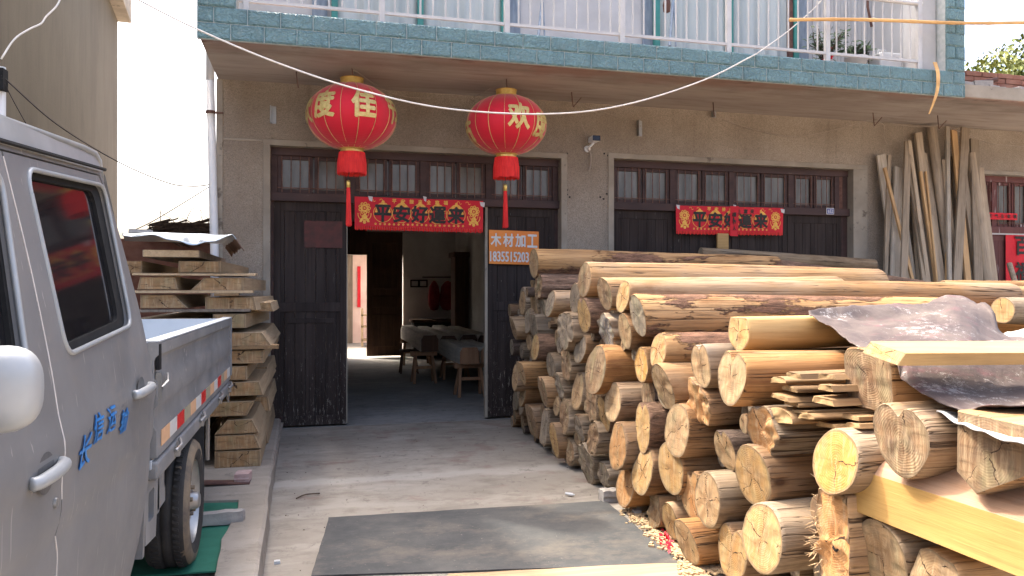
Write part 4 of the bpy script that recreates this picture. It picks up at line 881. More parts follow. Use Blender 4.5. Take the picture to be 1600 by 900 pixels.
# ================================================================== MATS AND LITTER
def flat(name, poly, z, m, label, cat, th=.006, seed=0, sub=14):
    vs = []; P = [Vector((p.x, p.y)) for p in poly]; out = []
    for i in range(len(P)):
        a, b = P[i], P[(i + 1) % len(P)]
        for k in range(sub): q = a.lerp(b, k / sub); e = .008 * nz(q.x * 7, q.y * 7, seed); out.append((q.x + e, q.y + e, z))
    mb = MB(); mb.prism(out, 0, (0, 0, th)); return tag(mb.build(name, m), label, cat)
flat('rubber_mat', [onZ(514, 811, 0), onZ(946, 785, 0), onZ(990, 822, 0), onZ(1068, 884, 0), onZ(486, 903, 0)], .006, M['mat'], 'big worn dark rubber mat on the concrete in front of the doorway', 'mat', .006, 2)
flat('plywood_sheet', [onZ(700, 903, 0), onZ(1010, 887, 0), onZ(1080, 886, 0), onZ(1150, 930, 0), onZ(1100, 1010, 0), onZ(650, 1000, 0)], .013, M['stack_side'], 'pale sawdust covered board lying along the near edge of the rubber mat', 'board', .008, 5)
flat('green_mat', [onZ(322, 765, .1), onZ(384, 758, .1), onZ(350, 868, .1), onZ(338, 896, .1), onZ(190, 905, .1), onZ(200, 780, .1)], .105, M['green_mat'], 'green mat lying under the rear wheel of the truck', 'mat', .008, 9)
def rock(name, c, s, m, label, seed, rz=0):
    bm = bmesh.new(); bmesh.ops.create_cube(bm, size=1); bmesh.ops.subdivide_edges(bm, edges=bm.edges[:], cuts=4, use_grid_fill=True)
    for v in bm.verts:
        p = v.co * 1.0; v.co = p * (1 - .16 * (p.length - .5)) ; v.co += Vector((nz(p.x * 4, p.y * 4, seed), nz(p.y * 4, p.z * 4, seed + 5), nz(p.z * 4, p.x * 4, seed + 9))) * .1; v.co = Vector((v.co.x * s[0], v.co.y * s[1], v.co.z * s[2]))
    me = bpy.data.meshes.new(name); bm.to_mesh(me); bm.free(); o = link(name, me, m, None, tuple(c + Vector((0, 0, s[2] * .42)))); o.rotation_euler = (0, 0, rz); return tag(o, label, 'stone')
p = onZ(346, 815, .13); rock('stone_block', Vector((p.x + .0, p.y, .125)), (.24, .07, .07), M['stone'], 'long grey stone block lying across the apron edge beside the rear wheel', 2, .1)
p = onZ(380, 752, .13); rock('paving_brick', Vector((p.x, p.y, .14)), (.10, .14, .06), M['pink_stone'], 'pinkish speckled brick at the foot of the board stack', 5, -.1)
p = onZ(345, 757, .13); mb = MB(); mb.box(-.22, .22, -.05, .05, 0, .012, Matrix.Rotation(.06, 4, 'Y')); o = mb.build('thin_plank', M['pipe_rust'], loc=(p.x - .03, p.y, .14), bevel=.003); tag(o, 'thin dark reddish board in front of the board stack', 'board')
p = onZ(966, 790, 0); rock('stone_chunk', Vector((p.x - .02, p.y + .12, .0)), (.12, .1, .09), M['stone'], 'grey stone propping the log nearest the rubber mat corner', 12)
p = onZ(995, 806, 0); rock('stone_chunk', Vector((p.x, p.y, .0)), (.05, .05, .045), M['stone'], 'small round pebble under the pile beside the sawdust', 15)
p = onZ(890, 776, 0); mb = MB(); mb.lathe([(0, -.035), (.010, -.033), (.012, .02), (.006, .03), (.005, .04), (0, .041)], 12); o = mb.build('small_bottle', M['white_sheet'], loc=(p.x, p.y, .018), smooth=True); o.rotation_euler = (0, R(90), R(-50)); tag(o, 'tiny white plastic bottle lying on the concrete above the mat', 'bottle')
p = onZ(433, 881, 0); rock('litter_scrap', Vector((p.x, p.y, .0)), (.03, .025, .02), M['white_sheet'], 'white scrap on the ground beside the kerb', 21)
p = onZ(470, 780, 0); mb = MB(); mb.tube(catmull([(p.x - .03, p.y - .02, .012), (p.x + .03, p.y + .07, .012), (p.x + .13, p.y + .08, .012)], 6), .005, 5); tag(mb.build('twig', M['brush']), 'thin bent twig on the concrete above the mat corner', 'twig')
rng = random.Random(3); mb = MB()
for i in range(520):
    t = rng.random(); q = onZ(985 + 90 * t, 800 + 78 * t, 0); x, y = q.x + rng.gauss(0, .035), q.y + rng.gauss(0, .05); s = rng.uniform(.006, .018); a = rng.uniform(0, 3)
    mb.box(x - s, x + s, y - s * .5, y + s * .5, .012, .012 + s * .7, Matrix.Translation((x, y, 0)) @ Matrix.Rotation(a, 4, 'Z') @ Matrix.Translation((-x, -y, 0)))
tag(mb.build('wood_chips', M['sawdust'], fix=False), 'pale wood chips along the foot of the log pile', 'wood chips', kind='stuff')
mb = MB()
for i in range(420):
    q = onZ(rng.uniform(1060, 1185), rng.uniform(884, 905), 0); x, y = q.x, q.y; s = rng.uniform(.004, .014)
    mb.box(x - s, x + s, y - s * .5, y + s * .5, .022, .022 + s * .6, Matrix.Translation((x, y, 0)) @ Matrix.Rotation(rng.uniform(0, 3), 4, 'Z') @ Matrix.Translation((-x, -y, 0)))
tag(mb.build('sawdust', M['sawdust'], fix=False), 'sawdust crumbs on the pale board in front of the pile', 'sawdust', kind='stuff')
mb = MB()
for i in range(34):
    q = onZ(1042 + rng.gauss(0, 7), 852 + rng.gauss(0, 8), 0); s = rng.uniform(.006, .014); d = Vector((rng.gauss(0, 1), rng.gauss(0, 1), rng.gauss(0, 1))).normalized() * s; e = d.orthogonal(); c = Vector((q.x, q.y, .03)); mb.add([c - d, c + e, c + d, c - e], [(0, 1, 2, 3)])
tag(mb.build('firecracker_paper', M['petal'], fix=False), 'red firecracker paper scraps at the corner of the rubber mat', 'paper scraps', kind='stuff')
mb = MB()
for i in range(500):
    x = rng.uniform(-.2, 2.2); y = rng.uniform(3.6, 8.3); 
    if rng.random() > .15 + .65 * max(0, nz(x * 1.7, y * 1.7)): continue
    s = rng.uniform(.0015, .0045); mb.box(x - s, x + s, y - s * .6, y + s * .6, .004, .006 + s * .5, Matrix.Translation((x, y, 0)) @ Matrix.Rotation(rng.uniform(0, 3), 4, 'Z') @ Matrix.Translation((-x, -y, 0)))
tag(mb.build('ground_litter', M['brush'], fix=False), 'dark specks of grit scattered on the concrete', 'grit', kind='stuff')

# ================================================================== timber maker
def section(kind, rnd, ry, rz_, n=36):
    """outline of a cross cut, as n (y, z) points"""
    out = []; s0 = rnd.uniform(0, 50); nt = rnd.uniform(0, 6.28)
    for k in range(n):
        t = 2 * math.pi * k / n; c, s = math.cos(t), math.sin(t); r = 1 + .045 * math.cos(2 * t + s0) + .06 * nz(c * 1.1 + s0, s * 1.1)
        if kind == 'h': r *= 1 - .34 * math.exp(-((t - 1.5) / .24) ** 2) - .05 * math.cos(3 * t + nt)
        if kind == 's': r = .96 / (abs(c) ** 5 + abs(s) ** 5) ** .2 + .03 * nz(c * 2 + s0, s * 2)
        if kind == 'q': r = min(1.0, .80 / max(abs(math.cos(t - .2)), 1e-3), .86 / max(abs(math.sin(t - .2)), 1e-3)) + .02 * nz(c * 2 + s0, s * 2)
        if kind == 'd': r *= 1 + .30 * nz(c * 1.6 + s0, s * 1.6 + 4) + .10 * nz(c * 4 + s0, s * 4)
        if kind == 'f': r = min(r, .62 / max(s, 1e-3)) if s > 0 else r
        out.append((ry * r * c, rz_ * r * s))
    return out
def resample(poly, n=36):
    k = max(2, round(n / len(poly))); Q = [Vector(p) for p in poly]      # every corner kept sharp
    return [tuple(Q[i].lerp(Q[(i + 1) % len(Q)], f)) for i in range(len(Q)) for f in ([.0] + [j / k for j in range(1, k)])]
def resample_round(poly, n=36):
    P = [Vector(p) for p in poly]; L = [(P[(i + 1) % len(P)] - P[i]).length for i in range(len(P))]; T = sum(L); out = []
    for k in range(n):
        d = T * k / n; i = 0
        while d > L[i]: d -= L[i]; i = (i + 1) % len(P)
        out.append(tuple(P[i].lerp(P[(i + 1) % len(P)], d / L[i])))
    return out
def timber(name, sec, L, pos, rz, mats, label, cat='log', group=None, taper=0.0, bend=.01, rough=.03, pitch=0, seed=1, tilt=0, segs=16, knots=0, smooth=True, endrough=.0, parent=None):
    """one length of timber from the cut end at pos, running along its local +X; the caps carry radius and angle attributes"""
    n = len(sec); rnd = random.Random(seed); V = []; F = []; MI = []; rr = []; an = []; rd = []
    kn = [(rnd.uniform(.15, .9) * L, rnd.uniform(0, 6.28), rnd.uniform(.1, .25)) for _ in range(knots)]
    R0 = max(math.hypot(*p) for p in sec)
    def P(k, x, f=1.0):
        y, z = sec[k]; u = x / L; s = (1 - taper * u) * (1 + rough * nz(x * 2.2 + seed, y * 5, z * 5) + rough * .5 * nz(x * 7 + seed, y * 14, z * 14)); th = math.atan2(z, y)
        for kx, kt, ka in kn:
            da = (th - kt + math.pi) % (2 * math.pi) - math.pi; s *= 1 + ka * math.exp(-((x - kx) / .05) ** 2 - (da / .35) ** 2)
        return Vector((x, y * s * f + bend * math.sin(u * 3 + seed) - bend * math.sin(seed), z * s * f + bend * .7 * math.sin(u * 2.3 + seed * 2) - bend * .7 * math.sin(seed * 2)))
    def shear(p): return Vector((p.x + tilt * p.z * (1 - p.x / L), p.y, p.z))
    xs = [0, .004, .02] + [L * (i / segs) ** 1.0 for i in range(1, segs)] + [L - .012, L]
    for i, x in enumerate(xs):
        f = .965 if i == 0 or i == len(xs) - 1 else (.988 if i == 1 else 1)
        for k in range(n): p = shear(P(k, x, f)); V.append(p); rr.append(1.0); an.append(k / n); rd.append(0)
    for i in range(len(xs) - 1):
        for k in range(n): F.append((i * n + k, i * n + (k + 1) % n, (i + 1) * n + (k + 1) % n, (i + 1) * n + k)); MI.append(0)
    for side in (0, 1):
        x0 = 0 if side == 0 else L; b = len(V); c0 = sum((P(k, x0, .965) for k in range(n)), Vector()) / n
        fr = [1, .93, .8, .6, .35, .12]
        for f in fr:
            for k in range(n):
                p = P(k, x0, .965); q = c0.lerp(p, f); q.x = x0 + (endrough * nz(q.y * 22, q.z * 22, seed) * (1 if f < 1 else .3)) ; V.append(shear(q)); rr.append(f); an.append(k / n); rd.append((q - c0).length)
        V.append(shear(Vector((x0, c0.y, c0.z)))); rr.append(0); an.append(0); rd.append(0)
        for i in range(len(fr) - 1):
            for k in range(n):
                f = (b + i * n + k, b + (i + 1) * n + k, b + (i + 1) * n + (k + 1) % n, b + i * n + (k + 1) % n); F.append(f if side == 0 else f[::-1]); MI.append(1)
        for k in range(n): f = (b + (len(fr) - 1) * n + k, len(V) - 1, b + (len(fr) - 1) * n + (k + 1) % n); F.append(f if side == 0 else f[::-1]); MI.append(1)
    me = bpy.data.meshes.new(name); me.from_pydata([tuple(v) for v in V], [], [f[::-1] for f in F]); me.update()
    for a, d in (('rr', rr), ('ang', an), ('rad', rd)): me.attributes.new(a, 'FLOAT', 'POINT').data.foreach_set('value', d)
    for i, p in enumerate(me.polygons): p.material_index = MI[i]; p.use_smooth = smooth or MI[i] == 1
    o = link(name, me, mats, parent, tuple(pos)); o.rotation_euler = (0, pitch, rz)
    if label: tag(o, label, cat, group)
    return o

# ================================================================== SAWN BOARD STACK
SY = 6.1
def board(x0, x1, z0, z1, L, label, y=SY, inset=(0, 0), name='sawn_board', m=None, seed=1, rz=0, grp='sawn boards in the stack behind the truck'):
    """rectangle / trapezoid end, running away along +Y; inset = how far the top corners step in"""
    cx, cz = (x0 + x1) / 2, (z0 + z1) / 2; poly = [(-(x0 - cx), z0 - cz), (-(x1 - cx), z0 - cz), (-(x1 - inset[1] - cx), z1 - cz), (-(x0 + inset[0] - cx), z1 - cz)]
    return timber(name, resample(poly, 32), L, (cx, y, cz), R(90) + rz, m or [M['stack_side'], M['stack_end']], label, 'board', grp, rough=.005, bend=.004, seed=seed, smooth=False, segs=8, endrough=.004)
def SB(pxa, pya, pxb, pyb, L, label, dy=0, inset=(0, 0), seed=1, rz=0, **k):
    y = SY + dy; a, b = onY(pxa, pya, y), onY(pxb, pyb, y); g_ = .012 if a.z - b.z > .06 else 0; return board(a.x, b.x, b.z + g_ * .2, a.z - g_, L, label, y, inset, seed=seed, rz=rz, **k)
SB(222, 390, 312, 402, 1.7, 'dark flat board directly under the metal cover of the stack', m=[M['old_plank'], M['stack_side']], seed=2)
SB(278, 405, 345, 427, 1.8, 'squared board in the top layer, with a split across its end', .05, seed=3, rz=-.035)
SB(196, 405, 222, 427, 1.8, 'board end beside the truck window in the top layer', .1, seed=4)
SB(214, 430, 278, 453, 1.9, 'squared board at the left of the second layer', 0, (.02, .02), seed=5)
SB(296, 431, 381, 455, 1.9, 'trapezoid board at the right of the second layer', 0, (.1, 0), seed=6, rz=-.03)
SB(219, 458, 293, 482, 1.9, 'pale weathered board with a slanting right side at the left of the third layer', 0, (0, .09), seed=7)
SB(320, 462, 402, 485, 1.9, 'wide board at the right of the third layer', .02, (-.0, .02), seed=8, rz=-.02)
SB(385, 470, 427, 487, 1.1, 'short knobbly board end sticking out at the right of the third layer', .35, (.05, .02), seed=9)
SB(332, 488, 384, 513, 1.9, 'board end just above the rear corner of the truck bed', 0, seed=10, rz=-.04)
SB(330, 518, 425, 541, 1.9, 'wide sawn board with mottled grey end and clipped right corner', 0, (0, .07), seed=11)
SB(330, 546, 412, 568, 1.9, 'dark brown board below the protruding spacer', 0, (0, -.0), seed=12)
SB(330, 571, 386, 594, 1.9, 'narrow board in the middle of the stack beside the truck corner', 0, seed=13)
SB(330, 596, 412, 618, 1.9, 'broken rough ended board in the middle of the stack', 0, (.03, .03), seed=14)
SB(322, 627, 386, 650, 1.9, 'dark board with its right side cut under, fourth from the bottom', 0, (0, -.05), seed=15)
SB(335, 655, 405, 677, 1.9, 'trapezoid board, third from the bottom of the stack', 0, (.09, .05), seed=16)
SB(335, 679, 407, 701, 1.9, 'dark board, second from the bottom of the stack', 0, (0, .04), seed=17)
SB(335, 704, 407, 729, 1.9, 'lowest board of the stack with a crack down its end', 0, (0, 0), seed=18)
# wide boards behind that show their pale long sides at the right
for i, (xa, za, xb, zb, lab) in enumerate([(-.66, .14, -.36, .27, 'wide pale board showing its long side at the foot of the stack'), (-.66, .40, -.35, .53, 'wide pale board with a knotty wavy edge low in the stack'), (-.7, .66, -.36, .78, 'wide pale board with a bark edge halfway up the stack'), (-.74, .9, -.38, 1.02, 'wide pale board just below the protruding spacer')]):
    board(xa, xb, za, zb, 1.5, lab, SY + .85 + .1 * i, (0, .02), seed=30 + i)
SB(384, 527, 428, 545, 1.2, 'pale board showing its long side right of the mottled board', .6, seed=36)
SB(205, 427, 400, 431, .06, 'thin spacer stick under the top layer', -.03, seed=40, m=[M['stack_side'], M['stack_side']], name='spacer_stick')
SB(208, 454, 396, 458, .08, 'thin spacer stick under the second layer', -.04, seed=41, m=[M['stack_side'], M['stack_side']], name='spacer_stick')
SB(334, 458, 374, 462, .08, 'small flat piece of wood on the spacer above the third layer', -.04, seed=42, m=[M['slab'], M['slab']], name='spacer_stick')
SB(330, 541, 436, 545, .1, 'spacer stick whose pale end sticks out past the stack towards the door', -.03, seed=43, m=[M['slab'], M['slab']], name='spacer_stick')
SB(215, 484, 392, 487, .1, 'dark spacer stick under the third layer', -.01, seed=44, m=[M['old_plank'], M['old_plank']], name='spacer_stick')
for i in range(9):   # boards further left in the stack, mostly behind the truck
    z = .14 + i * .125; o = board(-1.25, -.86, z, z + .11, 1.9, 'sawn board low in the stack, behind the truck bed', SY + .03, seed=60 + i)
# metal cover
cv = thing('metal_cover', 'crumpled pale metal sheet laid over the board stack', 'metal sheet', (-.9, 6.6, 1.84))
A0, A1, B0, B1 = onY(190, 391, 5.98), onY(382, 404, 5.98), onY(195, 378, 7.2), onY(362, 381, 7.4)
def cvf(u, v):
    p = A0.lerp(A1, u).lerp(B0.lerp(B1, u), v); z = 1.885 + .012 * nz(u * 4, v * 4, 2)
    if v < .18: z -= (.18 - v) / .18 * (.035 + .035 * nz(u * 6, 3) + .05 * math.exp(-((u - .55) / .2) ** 2))
    if u > .9: z -= (u - .9) / .1 * (.10 + .04 * nz(v * 9, 7))
    return (p.x + .01 * nz(v * 8, 9) * u, p.y + .02 * nz(u * 9, 4), z)
o = grid_mesh(60, 24, cvf).build('sheet', [M['zinc'], M['zinc_rust']], cv, fix=False, smooth=True)
for p in o.data.polygons:
    if p.index % 60 > 55: p.material_index = 1
md = o.modifiers.new('s', 'SOLIDIFY'); md.thickness = .004
p = onY(220, 378, 6.6); rock('flat_stone', Vector((p.x, 6.6, 1.885)), (.16, .12, .055), M['stone'], 'pale flat stone weighing down the metal cover beside the truck cab', 31)
p = onY(300, 376, 6.8); rock('brick_piece', Vector((p.x, 6.8, 1.88)), (.24, .12, .04), M['pink_stone'], 'brown brick weighing down the metal cover below the brushwood', 33)

# ================================================================== THE TRUCK
truck = thing('pickup_truck', 'silver grey double cab small truck with blue writing on its rear door', 'truck', (-1.3, 2.4, .11))
def tx(z): return -.55 - .19 * .05 * math.log(1 + math.exp(min(60, (z - 1.18) / .05))) - (.05 * ((.95 - z) / .5) ** 2 if z < .95 else 0) + .010 * math.exp(-((z - 1.10) / .05) ** 2) - .010 / (1 + math.exp(max(-60, min(60, (z - .925) / .006))))
def atT(px, py):
    z = 1.2
    for _ in range(12): p = onX(px, py, tx(z)); z = .5 * z + .5 * p.z
    return (p.y, p.z)
def rounded(poly, r, n=5):
    P = [Vector(p) for p in poly]; out = []
    for i in range(len(P)):
        a, b, c = P[i - 1], P[i], P[(i + 1) % len(P)]; d1 = (a - b).normalized(); d2 = (c - b).normalized(); k = min(r, (a - b).length * .4, (c - b).length * .4)
        for j in range(n + 1): t = j / n; out.append(tuple((b + d1 * k) * (1 - t) ** 2 + b * 2 * t * (1 - t) + (b + d2 * k) * t * t))
    return out
def skin(name, outline, holes, m, parent, off=0.0, th=.02, zc=48, xf=None, lab=None, bev=.0):
    xf = xf or tx; bm = bmesh.new(); rings = [outline] + holes
    tri = tessellate_polygon([[Vector((p[0], p[1], 0)) for p in r] for r in rings]); flatp = [p for r in rings for p in r]
    vs = [bm.verts.new((0, p[0], p[1])) for p in flatp]
    for t in tri:
        try: bm.faces.new([vs[i] for i in t])
        except ValueError: pass
    z0 = min(p[1] for p in flatp); z1 = max(p[1] for p in flatp)
    for i in range(1, zc): bmesh.ops.bisect_plane(bm, geom=bm.verts[:] + bm.edges[:] + bm.faces[:], plane_co=(0, 0, z0 + (z1 - z0) * i / zc), plane_no=(0, 0, 1))
    for v in bm.verts: v.co.x = xf(v.co.z) + off
    bmesh.ops.recalc_face_normals(bm, faces=bm.faces)
    for f in bm.faces:
        if f.normal.x < 0: f.normal_flip()
    me = bpy.data.meshes.new(name); bm.to_mesh(me); bm.free(); me.shade_smooth()
    o = link(name, me, m, parent)
    if th: s = o.modifiers.new('s', 'SOLIDIFY'); s.thickness = th; s.offset = -1; e = o.modifiers.new('e', 'EDGE_SPLIT'); e.split_angle = R(35)
    if lab: o['label'] = lab
    return o
w2 = rounded([atT(44, 276), atT(152, 299), atT(192, 500), atT(106, 540)], .05)
w2o = rounded([atT(36, 262), atT(160, 290), atT(203, 508), atT(101, 556)], .06)
w1 = rounded([(.95, 1.59), (1.845, 1.685), (1.77, 1.30), (.95, 1.28)], .05)
w1o = rounded([(.93, 1.61), (1.865, 1.705), (1.785, 1.282), (.93, 1.26)], .05)
def shr(P): return [(y, z + .08 * (y - 2.6) * min(1, max(0, (z - 1.2) / .6))) for y, z in P]
mb = MB()   # body: roof, rear wall, floor
prof = []
for i in range(17):
    u = i / 16; x = -.672 - u * 1.306; z = 1.897 + .05 * math.sin(u * math.pi) ** .5; prof.append((x, z))
ys = [.55, .75, 1.2, 2.0, 2.6, 2.74, 2.80, 2.83]
vs = []; 
for y in ys:
    for x, z in prof: vs.append((x, y, (.08 * (y - 2.6)) + z - (.10 if y > 2.82 else (.03 if y > 2.79 else (.006 if y > 2.7 else 0))) - max(0, (.75 - y)) * .5))
n = len(prof); mb.add(vs, [(i * n + j, i * n + j + 1, (i + 1) * n + j + 1, (i + 1) * n + j) for i in range(len(ys) - 1) for j in range(n - 1)])
body = mb.build('cab_roof', M['truck_light'], truck, smooth=True); body.modifiers.new('s', 'SOLIDIFY').thickness = .015
# body side strips round the doors
skin('body_side', shr([(.55, 1.832), (2.0, 1.832), (2.80, 1.832), (2.90, 1.60), (2.955, 1.4), (2.99, 1.15), (3.0, .8), (2.98, .62), (2.93, .5), (2.90, .43), (.9, .43), (.9, .47), (2.86, .47), (2.93, .70), (2.935, 1.15), (2.885, 1.45), (2.82, 1.75), (2.78, 1.818), (.55, 1.818)]), [], M['truck'], truck)
skin('roof_side', shr([(.55, 1.83), (2.805, 1.83), (2.79, 1.86), (2.74, 1.898), (.55, 1.896)]), [], M['truck_light'], truck, zc=6, xf=lambda z: tx(z) + .004)
mb = MB(); mb.tube([(tx(1.80) + .012, y, z) for y, z in shr([(.55, 1.835), (2.0, 1.835), (2.77, 1.835)])], .006, 6); mb.build('gutter', M['black_gap'], truck)
fd = skin('front_door', shr([(.85, 1.812), (1.90, 1.812), (1.925, 1.5), (1.925, 1.2), (1.935, .98), (1.925, .90), (1.945, .84), (1.945, .48), (.85, .48)]), [w1o], M['truck'], truck, .004)
rd_ = skin('rear_door', shr([(1.908, 1.812), (2.74, 1.812), (2.815, 1.74), (2.88, 1.45), (2.925, 1.15), (2.92, .70), (2.85, .48), (1.951, .48), (1.951, .84), (1.931, .90), (1.941, .98), (1.931, 1.2), (1.931, 1.5)]), [w2o], M['truck'], truck, .004)
seam = [(1.905, 1.745), (1.928, 1.5), (1.928, 1.2), (1.938, .98)]; mb = MB(); mb.tube([(tx(z) + .003, y, z) for y, z in catmull([(0, a, b) for a, b in seam], 6) for z in [z]] if 0 else [(tx(p.z) + .0035, p.y, p.z) for p in catmull([(0, a, b) for a, b in seam], 8)], .0022, 5)
mb.tube([(tx(p.z) + .0035, p.y, p.z) for p in catmull([(0, 1.928, .90), (0, 1.948, .84), (0, 1.948, .7), (0, 1.948, .49)], 8)], .0022, 5); mb.build('chipped_edge', M['seam'], rd_)
for w, wo, dr in ((w1, w1o, fd), (w2, w2o, rd_)):
    f = skin('window_frame', wo, [w], M['black_gap'], dr, -.012, .02)
    mb = MB(); mb.tube([(tx(z) + .004, y, z) for y, z in wo + wo[:1]], .007, 6, False); mb.build('window_trim', M['truck_light'], dr, smooth=True)
    skin('window_glass', w, [], M['tinted'], dr, -.022, .0)
def handle(pa, pb, parent):
    (y0, z0), (y1, z1) = atT(*pa), atT(*pb); x = tx(z0) + .004; h = []
    pts = catmull([(x + .002, y0 - .01, z0), (x + .016, y0 + .012, z0 + .001), (x + .023, (y0 + y1) / 2, (z0 + z1) / 2 + .002), (x + .016, y1 - .012, z1), (x + .002, y1 + .008, z1)], 6)
    mb = MB(); mb.tube(pts, [.010] + [.0145] * (len(pts) - 2) + [.010], 12); o = mb.build('handle', M['truck_light'], parent, smooth=True)
    mb = MB(); cy, cz = (y0 + y1) / 2, (z0 + z1) / 2
    mb.lathe([(0, -.004), (.032, -.004), (.040, .001), (.044, .0025), (.0, .0026)], 24, (0, 0, 0), 'x'); r = mb.build('handle_recess_shade', M['recess_shade'], parent, loc=None)  # dark disc on the door stands in for the shaded hollow
    r.data.transform(Matrix.Translation((tx(cz) + .0035, cy, cz)) @ Matrix.Diagonal((1, 1.25, 1, 1))); r.data.update()
handle((44, 757), (88, 724), fd); handle((206, 617), (228, 603), rd_)
y_, z_ = atT(82, 786); mb = MB(); mb.lathe([(0, .006), (.011, .006), (.012, .002), (.012, -.002)], 18, (tx(z_) + .004, y_, z_), 'x'); mb.build('keyhole', M['rim'], fd)
mb = MB()
for ch, px, py, s in (('长', 128, 704, .082), ('信', 150, 668, .074), ('运', 171, 655, .07), ('输', 190, 657, .07)):
    cy, cz = atT(px, py); text_fat(mb, ch, lambda u, v, d=0: Vector((tx(cz + v * s) + .0065 + d, cy + u * s * 1.3 + v * .01, cz + v * s)), .004, .006, 8)
mb.build('writing', M['blue_ink'], rd_, fix=False)
# mirror near the lens
mb = MB(); c = onX(2, 608, -.455); bm = bmesh.new(); bmesh.ops.create_uvsphere(bm, u_segments=28, v_segments=18, radius=1)
for v in bm.verts:
    s = lambda a, e: math.copysign(abs(a) ** e, a); p = v.co; p = Vector((s(p.x, .8) * .055, s(p.y, .75) * .045, s(p.z, .72) * .066)); v.co = c + p
me = bpy.data.meshes.new('mirror'); bm.to_mesh(me); bm.free(); mir = link('mirror', me, M['truck_light'], truck, smooth=True)
mb = MB(); mb.tube([(-.50, 1.28, 1.22), (tx(1.25), 1.25, 1.23)], .02, 8); mb.build('mirror_arm', M['black_gap'], mir)
# rest of the cab, seen only from aside
mb = MB(); mb.box(-2.02, -.62, .9, 2.88, .43, .5); mb.build('floor_pan', M['black_gap'], truck)
mb = MB(); mb.prism([(-.58, 3.0, .5), (-2.07, 3.0, .5), (-2.07, 3.0, 1.15), (-.56, 3.0, 1.15)], 0, (0, -.03, 0)); mb.add([(-.56, 3.0, 1.15), (-2.07, 3.0, 1.15), (-1.96, 2.83, 1.84), (-.67, 2.83, 1.84)], [(0, 1, 2, 3)]); mb.build('rear_panel', M['truck'], truck)
mb = MB(); q = [(.5, 1.86), (2.83, 1.86), (3.0, 1.15), (3.0, .5), (-.25, .5), (-.3, .9), (-.1, 1.1), (.05, 1.15)]; mb.prism([(-2.08, y, z) for y, z in q], 0, (.02, 0, 0)); mb.build('far_side', M['truck'], truck)
mb = MB(); mb.prism([(-.62, y, z) for y, z in [(.9, .5), (-.25, .5), (-.3, .9), (-.1, 1.12), (.05, 1.18), (.9, 1.25)]], 0, (-1.44, 0, 0)); mb.build('bonnet', M['truck'], truck, bevel=.03)
mb = MB(); mb.add([(-.64, .05, 1.19), (-2.04, .05, 1.19), (-1.96, .55, 1.80), (-.70, .55, 1.80)], [(0, 1, 2, 3)]); mb.build('windscreen', M['tinted'], truck)
# cargo bed
bed = MB(); Y0, Y1 = 3.03, 5.70; Xo, Xi = -.555, -2.06
bed.box(Xi, Xo - .01, Y0, Y1, .80, .83); bedo = bed.build('cargo_bed', M['bed_inside'], truck)
prof = [(-.03, 1.262), (.008, 1.262), (.012, 1.254), (.012, 1.215), (.004, 1.208), (-.004, 1.195), (-.004, 1.13), (.008, 1.112), (.008, 1.03), (-.004, 1.012), (-.004, .95), (.006, .935), (.006, .835), (-.03, .835)]
def ext(prof, x, y0, y1, sgn=1):
    mb = MB(); mb.prism([(x + sgn * a, y0, z) for a, z in prof], 0, (0, y1 - y0, 0)); return mb
sp_ = ext(prof, Xo, Y0 + .03, Y1).build('side_panel', M['bed_paint'], bedo, bevel=.004)
mb = MB(); mb.box(Xo - .040, Xo - .031, Y0 + .03, Y1 - .02, .832, 1.255); mb.box(Xo - .045, Xo + .013, Y0 + .03, Y1, 1.2625, 1.268); mb.build('panel_lining', M['bed_inside'], bedo)
ext(prof, Xi, Y0 + .03, Y1, -1).build('far_panel', M['bed_paint'], bedo, bevel=.004)
mb = MB(); mb.box(Xi + .031, Xi + .045, Y0 + .03, Y1 - .02, .832, 1.262); mb.box(Xi + .05, Xo - .05, Y1 - .035, Y1, .835, 1.26); mb.box(Xi + .05, Xo - .05, Y0 + .0, Y0 + .03, .835, 1.24); mb.build('end_panel', M['bed_inside'], bedo)
mb = MB(); mb.box(Xo - .05, Xo + .014, Y1 - .005, Y1 + .02, .86, 1.27); mb.build('corner_plate', M['bed_paint'], bedo, bevel=.005)
mb = MB(); mb.box(Xo - .07, Xo + .012, Y0 + .02, Y1 - .02, .755, .825); mb.build('lower_rail', M['bed_paint'], bedo, bevel=.012)
# reflective strip pieces
cols = ['refl_faded', 'refl_white', 'refl_red', 'refl_dull', 'refl_faded', 'refl_white', 'refl_red', 'refl_dull', 'refl_faded', 'refl_white', 'refl_red', 'refl_dull', 'refl_faded', 'refl_white']
y = Y0 + .10
for i, c in enumerate(cols):
    l = .175 + .02 * nz(i * 1.7); mb = MB(); mb.box(Xo + .0075, Xo + .0095, y, y + l, .868, .928); o = mb.build('reflective_strip', M[c], bedo); y += l + .004
# hooks, latch, brackets
for yy in (3.42, 4.15, 4.95, 5.5):
    mb = MB(); mb.tube([(Xo + .02, yy - .05, .80), (Xo + .035, yy, .815), (Xo + .02, yy + .06, .83)], .009, 8); mb.box(Xo + .0, Xo + .03, yy - .02, yy + .02, .77, .81); mb.build('rope_hook', M['rim'], bedo, bevel=.002)
mb = MB(); mb.box(Xo, Xo + .018, 3.065, 3.085, 1.05, 1.15); mb.tube([(Xo + .015, 3.10, 1.09), (Xo + .03, 3.14, 1.11), (Xo + .015, 3.22, 1.13)], .006, 6); mb.build('latch', M['rim'], bedo)
mb = MB(); mb.box(Xo - .0, Xo + .014, 3.062, 3.10, 1.16, 1.255); mb.build('bracket_plate', M['black_gap'], bedo)
mb = MB(); a, b, c, d = (3.04, .76), (3.30, .75), (3.24, .50), (3.05, .52); o = skin('frame_bracket', [a, b, c, d][::-1], [rounded([(3.10, .70), (3.21, .70), (3.20, .585), (3.10, .59)][::-1], .02)], M['bed_paint'], truck, -.01, .03, 4, xf=lambda z: -.575)
